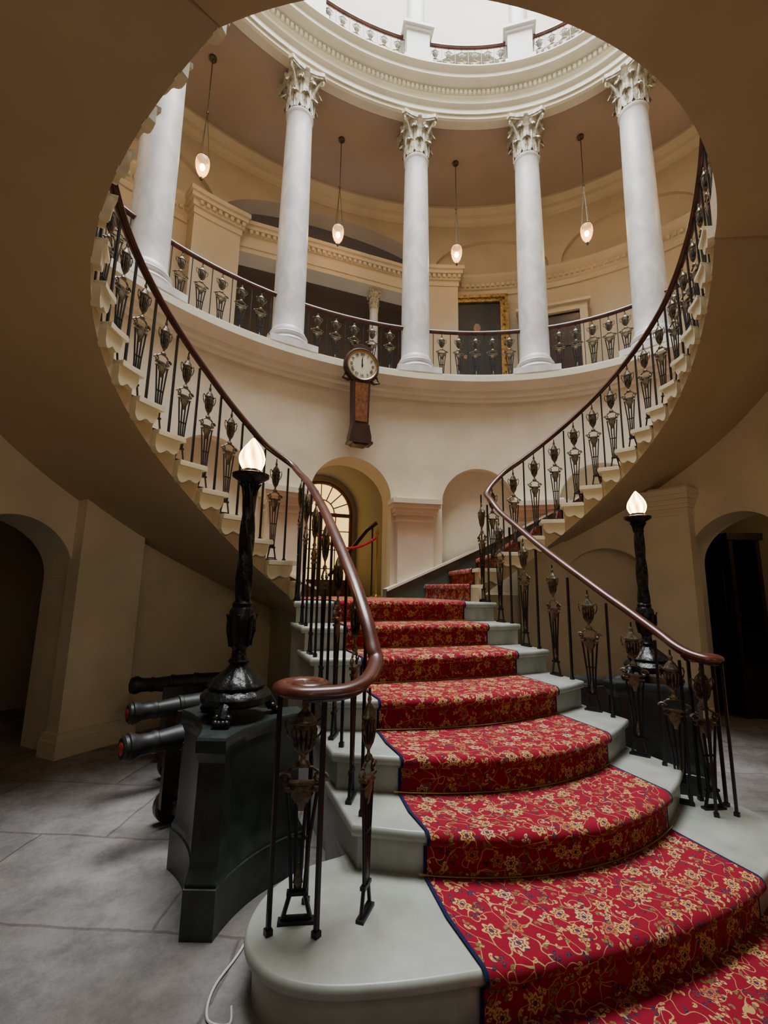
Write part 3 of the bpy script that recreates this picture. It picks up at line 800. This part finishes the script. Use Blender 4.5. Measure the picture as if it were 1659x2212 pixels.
# ------------------------------------------------------------ STAIR BALUSTRADES
RZ={-1:[(-.90,1.06),(-.78,1.19),(-.5,1.41),(0,1.74),(.46,2.0),(.80,2.16)],
     1:[(-.72,1.07),(-.5,1.20),(-.29,1.32),(.24,1.64),(.6,1.88),(.82,2.03)]}
VC={-1:(-1.22,-1.0,.94),1:(1.02,-.90,.95)}
for s in(-1,1):
    c=VC[s]; L=(s*.94,.9,7*R)
    e=thing('balustrade','mahogany handrail with scroll end over black bars and bronze urns','balustrade',L)
    path=[]
    for j in range(30):
        q=j/29; ang=-90-(1-q)*500; rr=.018+(.090 if s<0 else .070)*q
        path.append((c[0]+rr*math.cos(D(ang))*(-s),c[1]+rr*math.sin(D(ang)),c[2]+.0))
    if s<0: mid=[(-1.10,-1.11,.943),(-1.0,-1.055,.965),(-.93,-.95,1.01)]
    else: mid=[(.972,-.975,.955),(.945,-.90,.975),(.94,-.82,1.01)]
    ctrl=[path[-1]]+mid+[(s*(.925 if s<0 else .945),y,z) for y,z in RZ[s]]
    zc=lambda t: zflight(t)+.80
    ctrl+=[(s*.955,.98,2.26 if s<0 else 2.17),(s*1.0,1.13,2.37 if s<0 else 2.30)]
    for i,t in enumerate([10.2+.9*i for i in range(17)]):
        p=IN(t,s,.04); ctrl.append((p.x,p.y,zc(t)))
    path+= [tuple(p) for p in catmull(ctrl,7)][1:]
    mb=MB(); mb.tube(path,.032,prof=RAIL,rz=.026); mb.tube([(x,y,z-.027) for x,y,z in path[28:]],.011,4,1)
    mb.lathe([(.03,-.025),(.075,-.025),(.082,-.01),(.07,.006),(.02,.010)],c,24,0)
    o=mb.obj('handrail',['wood','iron'],e); o.location=(-L[0],-L[1],-L[2])
    P3=[Vector(p) for p in path]
    def railz(x,y):
        best=min(P3[30:],key=lambda p:(p.x-x)**2+(p.y-y)**2); return best.z-.045
    nw=put(ME_URN,e,L,(c[0],c[1]),R,c[2]-.03,-.25); nw.scale=(1.25,1.25,nw.scale.z)
    for a in((195,-60,60) if s<0 else (0,70,-70,140,-140)):
        put(ME_BAR,e,L,(c[0]+.10*math.cos(D(a)),c[1]+.10*math.sin(D(a))),R,c[2]-.025,D(a))
    xx=s*(.925 if s<0 else .945)
    p=(-.985,-1.04) if s<0 else (.92,-.80)
    q_=put(ME_URN,e,L,p,R,railz(*p),D(50)*(-s)); q_.scale=(1.1,1.1,q_.scale.z)
    for k in range(2,8):
        ya=Yk[k]+.05; xk=s*.90
        for j,(dy,me) in enumerate(((.03,ME_BAR),(.19,ME_URN))):
            y=ya+dy-.02
            if k==7 and j==1: y-=.06
            o=put(me,e,L,(xk,y),k*R,railz(xx,y),math.pi/2 if k>3 else D(60)*(-s))
            if me is ME_URN: o.scale=(1.1,1.1,o.scale.z)
    for t in range(9,25):
        for u,me in((.20,ME_BAR),(.70,ME_URN)):
            p=IN(t+u,s,.04); q=IN(t+u+.1,s,.04)
            o=put(me,e,L,(p.x,p.y),zflight(t),railz(p.x,p.y) if t<22 else zc(t+u)-.03,math.atan2(q.y-p.y,q.x-p.x))

# ------------------------------------------------------------ LAMPS ON TRIPOD PEDESTALS
def tri(cor,Rr,ch,conc,sc_=1):
    pts=[]
    for i in range(3):
        a=D(cor+120*i); c=Vector((math.cos(a),math.sin(a)))*Rr*sc_; t=Vector((-math.sin(a),math.cos(a)))
        pa=c-t*ch; pb=c+t*ch
        a2=D(cor+120*(i+1)); c2=Vector((math.cos(a2),math.sin(a2)))*Rr*sc_; t2=Vector((-math.sin(a2),math.cos(a2))); nx=c2-t2*ch
        m=Vector((math.cos(a+D(60)),math.sin(a+D(60))))
        pts.append((pa.x,pa.y))
        for j in range(12):
            q=j/12; p=pb.lerp(nx,q)-m*conc*4*q*(1-q); pts.append((p.x,p.y))
    return pts
def pedestal(loc,cor,label):
    e=thing('pedestal',label,'pedestal',loc,'stone lamp pedestals')
    secs=[(0,1.09,.062),(.17,1.09,.062),(.175,1.06,.060),(.19,1.075,.060),(.205,1.045,.058),(.23,1.0,.056),(.25,.985,.055),(.60,.965,.053),(.615,1.0,.055),(.635,1.03,.058),(.645,1.06,.06),(.69,1.06,.06),(.70,1.04,.058)]
    mb=MB(); vs=[]
    for z,k,ch in secs: vs+=[(x,y,z) for x,y in tri(cor,.300*k,ch,.05)]
    n=39; fs=[tuple(range(n-1,-1,-1)),tuple((len(secs)-1)*n+i for i in range(n))]
    for j in range(len(secs)-1):
        for i in range(n): fs.append((j*n+i,j*n+(i+1)%n,(j+1)*n+(i+1)%n,(j+1)*n+i))
    mb.add(vs,fs,0); mb.obj('body',['marble'],e,ang=28)
    for i in range(3):
        a=D(cor+60+120*i); mb=MB()
        mt=Matrix.Rotation(a,3,'Z')@Matrix.Rotation(D(90),3,'Y')
        mb.lathe([(.02,-.0),(.05,.012),(.075,.004),(.09,.018),(.10,.010),(.105,-.02)],(math.cos(a)*.110,math.sin(a)*.110,.42),28,0,mtx=mt)
        mb.obj('roundel',['marble'],e)
def lamp(loc,cor,label):
    e=thing('floor_lamp',label,'lamp',loc,'flame-shaded torchere lamps')
    mb=MB()
    prof=[(.05,.06),(.13,.06),(.155,.075),(.16,.10),(.145,.12),(.125,.13),(.13,.145),(.115,.165),(.085,.19),(.055,.215),(.04,.235)]
    mb.lathe(prof,seg=42,fn=lambda a,z:1+(.04*math.cos(14*a) if .14<z<.22 else 0))
    for i in range(3):
        a=D(cor+120*i); ca,sa=math.cos(a),math.sin(a)
        for k,dx in enumerate((-.024,-.008,.008,.024)):
            mb.sphere((ca*.19-sa*dx,sa*.19+ca*dx,.018),.017,0,8,6)
            mb.sphere((ca*.17-sa*dx,sa*.17+ca*dx,.035),.018,0,8,6)
        mb.tube([(ca*.175,sa*.175,.03),(ca*.15,sa*.15,.07),(ca*.11,sa*.11,.09)],.026,8)
    mb.obj('base',['dbronze'],e)
    mb=MB(); 
    prof=[(.040,.235),(.05,.25),(.034,.27),(.030,.30),(.045,.32),(.052,.36),(.060,.43),(.056,.48),(.042,.50),(.046,.515),(.036,.53)]
    mb.lathe(prof,seg=28,fn=lambda a,z:1+.07*math.cos(7*a)*math.sin(z*60))
    for i in range(7):
        a=2*math.pi*i/7; ca,sa=math.cos(a),math.sin(a)
        mb.tube([(.045*ca,.045*sa,.32),(.062*ca,.062*sa,.39),(.064*ca,.064*sa,.44),(.074*ca,.074*sa,.465)],lambda t:.012*(1-.5*t),5)
    n=60; prof=[(.038-.008*i/n,.53+.58*i/n) for i in range(n+1)]
    mb.lathe(prof,seg=24,fn=lambda a,z:1+.12*math.cos(4*a+z*30))
    for i in range(9):
        a=2*math.pi*i/9; ca,sa=math.cos(a),math.sin(a)
        mb.tube([(.028*ca,.028*sa,1.04),(.038*ca,.038*sa,1.09),(.052*ca,.052*sa,1.11)],lambda t:.008*(1-.4*t),5)
    mb.obj('stem',['dbronze'],e)
    mb=MB(); mb.lathe([(.028,1.10),(.05,1.115),(.075,1.13),(.090,1.14),(.092,1.155),(.075,1.16),(.05,1.165),(.045,1.18)],seg=32); mb.obj('drip_pan',['dbronze'],e)
    mb=MB(); n=26; prof=[(.036,1.175)]
    for i in range(1,n+1):
        t=i/n; prof.append((.062*math.sin(math.pi*min(1,(t*.80+.20)))**.9*(1-.2*t)+.002,1.175+.175*t))
    mb.lathe(prof,seg=48,fn=lambda a,z:1+.10*math.cos(6*a+z*30),caps=False); 
    mb.obj('flame_shade',['flame'],e)
    l=bpy.data.lights.new('torchere_glow','POINT'); l.energy=22; l.color=(1,.72,.36); l.shadow_soft_size=.03
    o=bpy.data.objects.new('torchere_glow',l); COL.objects.link(o); o.location=(loc[0],loc[1],loc[2]+1.26)
PL=(-1.415,-.41,0); PR=(1.34,-.30,0)
pedestal(PL,-111,'dark green marble three-sided pedestal with concave faces beside the stair foot')
pedestal(PR,-69,'dark green marble three-sided pedestal in the shade by the stair')
lamp((PL[0]-.01,PL[1],.70),-111,'tall dark bronze lamp with twisted stem and glowing flame shade')
lamp((PR[0]+.01,PR[1],.70),-69,'tall dark bronze lamp with twisted stem and glowing flame shade')

# ------------------------------------------------------------ CANNONS
def cannon(muz,breech,z,label,red=True,sc_=1.0):
    m=Vector(muz);b=Vector(breech); d=(m-b); Lg=d.length; a=math.atan2(d.y,d.x)
    c=(m+b)/2
    e=thing('cannon',label,'cannon',(c.x,c.y,0),'small ship cannons',a)
    mt=Matrix.Rotation(D(90),3,'Y'); h=Lg/2
    k=sc_
    prof=[(.012,-h-.10),(.028,-h-.09),(.03,-h-.07),(.014,-h-.045),(.02,-h-.03),(.075,-h),(.085,-h+.02),(.085,-h+.05),(.078,-h+.055),(.074,-.12),(.080,-.115),(.080,-.085),(.070,-.08),(.066,.06),(.071,.065),(.071,.085),(.062,.09),(.05,h-.17),(.056,h-.165),(.056,h-.15),(.05,h-.14),(.052,h-.08),(.066,h-.05),(.068,h-.03),(.060,h-.025),(.060,h-.01),(.05,h),(.034,h)]
    prof=[(r*k,zz) for r,zz in prof]
    mb=MB(); mb.lathe(prof,(0,0,z),28,mtx=mt)
    mb.lathe([(.03,-.14),(.03,.14)],(-.05,0,z-.01),12,mtx=Matrix.Rotation(D(90),3,'X'))
    mb.obj('barrel',['gun'],e)
    mb=MB(); mb.lathe([(.031*k,h-.01),(.031*k,h+.002),(.022,h+.008)],(0,0,z),18,mtx=mt); mb.obj('muzzle_plug',['red' if red else 'dark'],e)
    mb=MB()
    for sy in(-1,1):
        pts=[(-h-.02,.10),(.12,.10),(.12,z-.0),(-.16,z+.0),(-.16,z-.07),(-.28,z-.07),(-.28,z-.14),(-h-.02,z-.14)]
        n=len(pts); vs=[(x,sy*.10,zz) for x,zz in pts]+[(x,sy*.135,zz) for x,zz in pts]
        mb.add(vs,[tuple(range(n)),tuple(range(2*n-1,n-1,-1))]+[(i,(i+1)%n,n+(i+1)%n,n+i) for i in range(n)],0)
    for x in(-h+.06,.04): mb.box((x,0,.10),(.05,.38,.05))
    mb.obj('carriage',['casewood'],e,ang=30)
    for x in(-h+.06,.04):
        for sy in(-1,1):
            mb=MB(); mb.lathe([(.02,-.03),(.08,-.03),(.09,-.02),(.09,.02),(.08,.03),(.02,.03)],(x,sy*.17,.09),20,mtx=Matrix.Rotation(D(90),3,'X')); mb.obj('wheel',['casewood'],e)
cannon((-1.93,-.02),(-1.24,.30),.49,'small black iron cannon with red muzzle plug on wooden carriage')
cannon((-2.0,.64),(-1.27,.90),.50,'small black iron cannon with red muzzle plug on wooden carriage')
cannon((-2.1,1.45),(-1.35,1.40),.52,'small black iron cannon with dark muzzle on wooden carriage',False)
cannon((1.98,.52),(1.25,.62),.50,'small iron cannon on carriage beneath the curved stair',False)
mb=MB(); mb.tube(catmull([(-1.30,-.66,.006),(-1.38,-.82,.006),(-1.47,-.95,.006),(-1.49,-1.06,.006),(-1.43,-1.10,.006),(-1.42,-1.04,.006)],8),.004,6)
tag(mb.obj('power_cable',['cable']),'thin white electric cable lying on the stone floor','cable')

# ------------------------------------------------------------ DISPLAY CASE behind right arch
DC=(4.25,1.15,0); DR=D(-112)
e=thing('display_case','black stained glazed display case with shelves in shaded aisle','cabinet',DC,rz=DR)
mb=MB(); w,dp,hh=1.15,.34,1.95
for x in(-w/2,w/2):
    mb.box((x,-dp/2+.02,hh/2),(.05,.04,hh)); mb.box((x,dp/2-.02,hh/2),(.05,.04,hh))
mb.box((0,0,hh),(w+.1,dp+.06,.08)); mb.box((0,0,.28),(w,dp,.56)); mb.box((0,dp/2-.01,hh/2),(w,.02,hh)); mb.box((0,0,.95),(w,dp-.04,.02))
mb.box((0,-dp/2,1.25),(.03,.02,1.4)); mb.box((0,-dp/2-.01,.58),(w+.04,.04,.05)); mb.obj('case',['casewood'],e)
mb=MB(); mb.box((0,-dp/2+.01,1.25),(w-.05,.006,1.36)); mb.obj('glass_pane',['pane'],e)
mb=MB(); mb.box((-.2,-dp/2-.008,.45),(.16,.006,.05)); mb.obj('caption_card',['dial'],e)
mb=MB()
mb.tube([(-.42,0,1.06),(-.2,0,1.03),(.2,0,1.03),(.42,0,1.08)],lambda t:.05*math.sin(math.pi*(.15+.7*t)),8)
for x in(-.2,.03,.22): mb.tube([(x,0,1.05),(x,0,1.6)],.008,5)
for x in(-.2,.03,.22):
    for zz in(1.2,1.35,1.48): mb.tube([(x,-.1,zz),(x,.1,zz)],.005,4)
o=mb.obj('model_ship',['burl'],None); o.location=DC; o.rotation_euler=(0,0,DR); tag(o,'small wooden model sailing ship inside the display case','model ship')

# ------------------------------------------------------------ CLOCK
yc=CY+CB-.31-.10
CZ=-.09
e=thing('wall_clock','antique dark wood wall clock with round white dial and trunk','clock',(0,yc,3.1))
def loc0(o): o.location=(0,-yc,-3.1+CZ)
mb=MB(); zc_=4.14
mt=Matrix.Rotation(D(90),3,'X')
mb.lathe([(.19,-.06),(.225,-.05),(.235,.0),(.225,.03),(.205,.05),(.190,.045),(.186,.02)],(0,yc,zc_),40,mtx=mt); loc0(mb.obj('bezel',['darkwood'],e))
mb=MB(); mb.lathe([(.01,.031),(.184,.030),(.184,.02)],(0,yc,zc_),40,mtx=mt); loc0(mb.obj('dial',['dial'],e))
mb=MB(); mb.lathe([(.180,.032),(.184,.042),(.19,.046),(.194,.048)],(0,yc,zc_),40,mtx=mt,caps=False); loc0(mb.obj('brass_ring',['brass'],e))
mb=MB(); 
def prz(pts,y0,y1,mi=0):
    n=len(pts); mb.add([(x,y0,z) for x,z in pts]+[(x,y1,z) for x,z in pts],[tuple(range(n)),tuple(range(2*n-1,n-1,-1))]+[(i,(i+1)%n,n+(i+1)%n,n+i) for i in range(n)],mi)
prz([(-.10,3.35),(.10,3.35),(.115,3.95),(-.115,3.95)],yc-.03,yc+.10)
prz([(-.11,3.33),(.11,3.33),(.11,3.36),(-.11,3.36)],yc-.05,yc+.10)
prz([(-.11,3.33),(.11,3.33),(.135,3.22),(.135,3.14),(.08,3.10),(-.08,3.10),(-.135,3.14),(-.135,3.22)],yc-.05,yc+.10)
prz([(-.15,3.12),(.15,3.12),(.15,3.15),(-.15,3.15)],yc-.07,yc+.10)
for s in(-1,1):
    mb.tube([(s*.20,yc,4.02),(s*.235,yc,3.95),(s*.17,yc,3.93),(s*.115,yc,3.95)],.018,6)
loc0(mb.obj('case',['darkwood'],e,ang=30))
mb=MB()
prz([(-.13,4.32),(.13,4.32),(.11,4.40),(0,4.43),(-.11,4.40)],yc-.02,yc+.04)
for s in(-1,1): mb.sphere((s*.10,yc,4.44),.028,0,10,8); mb.tube([(s*.10,yc,4.36),(s*.10,yc,4.43)],.012,6)
loc0(mb.obj('crest',['darkwood'],e,ang=30))
mb=MB(); prz([(-.075,3.40),(.075,3.40),(.085,3.90),(-.085,3.90)],yc-.038,yc-.028); loc0(mb.obj('trunk_door',['burl'],e))
mb=MB()
yf=yc-.036
for a,l,w in((90,.12,.010),(93,.085,.014)):
    d=Vector((math.cos(D(a)),math.sin(D(a)))); n_=Vector((-d.y,d.x))
    pts=[-d*.03-n_*w/2,-d*.03+n_*w/2,d*l*.8+n_*w/2,d*l,d*l*.8-n_*w/2]
    mb.add([(p.x,yf,zc_+p.y) for p in pts],[(0,1,2,3,4)],0)
mb.lathe([(.012,.0),(.012,.01)],(0,yf+.005,zc_),12,mtx=mt)
for i in range(60):
    a=D(i*6); d=Vector((math.sin(a),math.cos(a))); 
    mb.box((d.x*.170,yf+.003,zc_+d.y*.170),(.003,.002,.008),0)
loc0(mb.obj('clock_hands',['black'],e,norm=False))
nums=['XII','I','II','III','IIII','V','VI','VII','VIII','IX','X','XI']
tm=bmesh.new()
for i,t in enumerate(nums):
    cu=bpy.data.curves.new('n','FONT'); cu.body=t; cu.size=.046; cu.align_x='CENTER'; cu.align_y='CENTER'; cu.extrude=.001; cu.offset=.0008
    to=bpy.data.objects.new('n',cu); COL.objects.link(to); bpy.context.view_layer.update()
    dg=bpy.context.evaluated_depsgraph_get(); me=bpy.data.meshes.new_from_object(to.evaluated_get(dg))
    a=D(i*30)
    me.transform(Matrix.Translation((math.sin(a)*.138,yf,zc_+math.cos(a)*.138))@Matrix.Rotation(a,4,'Y')@Matrix.Rotation(D(90),4,'X'))
    tm.from_mesh(me); bpy.data.objects.remove(to); bpy.data.meshes.remove(me)
me=bpy.data.meshes.new('numerals'); tm.to_mesh(me); tm.free(); me.materials.append(M['black']); loc0(mk('numerals',me,e))

# ------------------------------------------------------------ PAINTING, DOORS
def wall_frame(ph,off):
    p,nn=ell(OA,OB,ph,off); return p,math.atan2(nn.y,nn.x)-math.pi/2
p,rz=wall_frame(59.3,-.14)
e=thing('painting','large dark portrait painting in an ornate gilded frame on wall','painting',(p.x,p.y,H+.60),rz=rz)
w,h_=1.14,1.80
mb=MB()
def frame2(w0,h0,t,y0,y1):
    for s in(-1,1):
        mb.box((s*(w0/2-t/2),(y0+y1)/2,h_/2),(t,abs(y1-y0),h0)); mb.box((0,(y0+y1)/2,h_/2+s*(h0/2-t/2)),(w0,abs(y1-y0),t))
frame2(w,h_,.06,-.06,.02)
frame2(w-.09,h_-.09,.06,-.035,.02); frame2(w-.20,h_-.20,.04,-.05,.02)
for i in range(14):
    for s in(-1,1): mb.sphere((s*(w/2-.07),-.04,.06+i*(h_-.12)/13),.020,0,6,4)
for i in range(9):
    for s in(-1,1): mb.sphere((-w/2+.06+i*(w-.12)/8,-.04,h_/2+s*(h_/2-.07)),.020,0,6,4)
mb.obj('frame',['gold'],e)
mb=MB(); mb.box((0,0,h_/2),(w-.2,.02,h_-.2)); mb.obj('canvas',['canvas'],e)
mb=MB()
pts=[(.02,1.08),(.16,1.02),(.24,.85),(.27,.3),(.25,.12),(-.2,.12),(-.22,.5),(-.2,.85),(-.12,1.02)]
mb.add([(x,-.0125,z) for x,z in pts],[tuple(range(len(pts)))],0)
mb.add([(.02+.062*math.cos(a*.35),-.014,1.17+.085*math.sin(a*.35)) for a in range(18)],[tuple(range(18))],1)
mb.add([(.02+.05*math.cos(a*.35),-.0135,1.06+.03*math.sin(a*.35)) for a in range(18)],[tuple(range(18))],2)
mb.add([(-.19+.035*math.cos(a*.35),-.014,.62+.04*math.sin(a*.35)) for a in range(18)],[tuple(range(18))],1)
mb.obj('portrait_figure',['dgreycloth','skin','dial'],e,norm=False)

def gallery_door(ph,n):
    p,rz=wall_frame(ph,-.16); mb=MB()
    w,h_=.86,1.86
    for s in(-1,1): mb.box((s*(w/2+.06),0,h_/2),(.12,.14,h_),0)
    mb.box((0,0,h_+.06),(w+.24,.14,.12),0); mb.box((0,-.02,h_+.14),(w+.34,.2,.05),0)
    mb.box((0,.02,h_/2),(w,.06,h_),1)
    for s in(-1,1):
        for (z0,z1) in((.12,.55),(.65,1.15),(1.25,1.68)): mb.box((s*.2,-.015,(z0+z1)/2),(.28,.03,z1-z0),1)
    mb.sphere((.34,-.05,.85),.025,2,8,6)
    o=mb.obj('door_%d'%n,['gallery','darkwood','brass'],None); o.location=(p.x,p.y,H); o.rotation_euler=(0,0,rz); struct(o)
gallery_door(43,1); gallery_door(137,2)
mb=MB(); yd=4.34; w=.50
pts=[(w,7*R)]+[(w*math.cos(math.pi*i/24),2.48+w*math.sin(math.pi*i/24)) for i in range(25)]+[(-w,7*R)]
mb.add([(x,yd,z) for x,z in pts],[tuple(range(len(pts)))],1)
mb.tube([(x,yd-.02,z) for x,z in pts],.03,6,0)
mb.tube([(x*.45,yd-.02,2.48+(z-2.48)*.45) for x,z in pts[1:-1]],.012,5,0)
for i in range(1,8):
    a=math.pi*i/8; mb.tube([(w*.45*math.cos(a),yd-.02,2.48+w*.45*math.sin(a)),(w*math.cos(a),yd-.02,2.48+w*math.sin(a))],.010,5,0)
mb.box((0,yd-.02,2.46),(w*2,.04,.06),0); mb.box((0,yd-.02,1.85),(.07,.04,1.3),0)
for x in(-.25,.25): mb.box((x,yd-.02,1.9),(.016,.02,1.2),0)
for z in(1.6,1.9,2.2): mb.box((0,yd-.02,z),(w*2,.02,.016),0)
mb.box((0,yd-.03,1.3),(w*2,.04,.26),0)
struct(mb.obj('door_3',['burl','glow'],None,norm=False))

e=thing('rope_barrier','red velvet rope hung between two brass barrier posts in doorway','rope barrier',(0,2.80,7*R))
for x in(-.40,.42):
    mb=MB(); mb.lathe([(.09,0),(.09,.012),(.03,.03),(.017,.05),(.016,.80),(.023,.81),(.028,.84),(.014,.88)],(x,0,0),20); mb.obj('post',['brass'],e)
mb=MB(); mb.tube([(-.40+.82*i/16,0,.78-.17*4*(i/16)*(1-i/16)) for i in range(17)],.018,8); mb.obj('rope',['rope'],e)
e=thing('passage_handrail','dark wooden handrail on iron posts sloping down inside doorway','handrail',(.40,3.0,7*R))
mb=MB(); mb.tube([(.06,-.05,.98),(-.02,.10,.90),(-.30,.75,.35),(-.34,.85,.30)],.028,8); mb.obj('rail',['darkwood'],e)
for (x,y,z) in((.03,.02,.94),(-.28,.70,.38)):
    mb=MB(); mb.tube([(x,y,0),(x,y,z)],.012,6); mb.obj('post',['iron'],e)

# ------------------------------------------------------------ PENDANTS
PD=1.93; dz=PD-1.65
me_ch=MB(); me_ch.tube([(0,0,-.02),(0,0,-.88)],.007,6); me_ch.sphere((0,0,-.89),.02,0,8,6); me_ch.lathe([(.05,-.03),(.05,0)],(0,0,0),16)
for i in range(3):
    a=i*2.094; me_ch.tube([(0,0,-.88),(.070*math.cos(a),.070*math.sin(a),-1.32-dz)],.004,4)
me_ch.tube([(.076*math.cos(a*.3927),.076*math.sin(a*.3927),-1.32-dz) for a in range(16)],.008,6,closed=True)
me_ch=me_ch.mesh('chain',['bronze'])
g=MB(); g.lathe([(r*.86,-1.31+(z+1.31)*.86-dz) for r,z in[(.085,-1.31),(.098,-1.36),(.102,-1.42),(.092,-1.50),(.07,-1.57),(.035,-1.625),(.01,-1.65)]],seg=28,caps=False); me_gl=g.mesh('glass_shade',['glass'])
g=MB(); g.lathe([(.015,-1.60-dz),(.02,-1.62-dz),(.006,-1.65-dz)],seg=12); me_fn=g.mesh('finial',['bronze'])
g=MB(); g.sphere((0,0,-1.45-dz),.034,0,14,10,(1,1,1.3)); me_bl=g.mesh('bulb',['bulb'])
for ph in(151,121.8,92.0,63.5,31.5,0):
    p,_=ell(3.92,3.0,ph)
    e=thing('pendant_lamp','egg-shaped glass pendant lamp lit warm on a long bronze chain','lamp',(p.x,p.y,TZ+.03),'gallery pendant lamps')
    mk('chain',me_ch,e); mk('glass_shade',me_gl,e); mk('finial',me_fn,e); mk('bulb',me_bl,e)
    l=bpy.data.lights.new('pendant_glow','POINT'); l.energy=11; l.color=(1,.72,.42); l.shadow_soft_size=.05
    lo=bpy.data.objects.new('pendant_glow',l); COL.objects.link(lo); lo.location=(p.x,p.y,TZ+.03-1.45-dz)

# ------------------------------------------------------------ LIGHTS
def area(loc,rot,sx,sy,en,col):
    l=bpy.data.lights.new('daylight_and_fill','AREA'); l.shape='RECTANGLE'; l.size=sx; l.size_y=sy; l.energy=en; l.color=col
    o=bpy.data.objects.new('daylight_and_fill',l); COL.objects.link(o); o.location=loc; o.rotation_euler=rot; return o
area((0,.3,14.8),(0,0,0),6.5,5,3900,(.94,.97,1))
area((-1.2,-3.75,2.9),(D(50),0,D(0)),2.2,1.0,22,(.92,.95,1))  # soft fill added behind the camera; no window is built there
def pt(nm,x,y,z,e_,r=.15,c=(1,.74,.45)):
    l=bpy.data.lights.new(nm,'POINT'); l.energy=e_; l.color=c; l.shadow_soft_size=r
    o=bpy.data.objects.new(nm,l); COL.objects.link(o); o.location=(x,y,z)
pt('aisle_fill',-4.2,1.0,2.6,1.2); pt('aisle_fill',3.9,-.4,2.4,6.0)  # unseen warm fills added in the side aisles, without fixtures
pt('vestibule_fill',-1.6,-3.5,2.0,8,.2,(1,.80,.56)); pt('vestibule_fill',1.9,-2.9,1.9,7,.2,(1,.80,.56))  # added out of view to brighten the soffits; no lamps hang here
pt('passage_fill',-.3,3.9,2.6,1.6,.1,(1,.82,.58))  # invisible warm fill put inside the passage, no fixture
w=bpy.data.worlds.new('world'); sc.world=w; w.use_nodes=True
w.node_tree.nodes['Background'].inputs[0].default_value=(.75,.85,1,1); w.node_tree.nodes['Background'].inputs[1].default_value=1.0

# ------------------------------------------------------------ CAMERA
cam=bpy.data.cameras.new('camera'); co=bpy.data.objects.new('camera',cam); COL.objects.link(co); sc.camera=co
cam.sensor_fit='VERTICAL'; cam.sensor_height=24; cam.lens=981.67/2212*24; cam.clip_start=.05
yaw,pit,rol=D(20.69),D(9.676),D(.953)
F=Vector((math.sin(yaw),math.cos(yaw),0)); Rt=Vector((math.cos(yaw),-math.sin(yaw),0)); U=Vector((0,0,1))
fw=F*math.cos(pit)+U*math.sin(pit); up=-F*math.sin(pit)+U*math.cos(pit)
rt=Rt*math.cos(rol)+up*math.sin(rol); up2=-Rt*math.sin(rol)+up*math.cos(rol)
m=Matrix((( rt.x,up2.x,-fw.x,-1.584),(rt.y,up2.y,-fw.y,-2.746),(rt.z,up2.z,-fw.z,1.293),(0,0,0,1)))
co.matrix_world=m
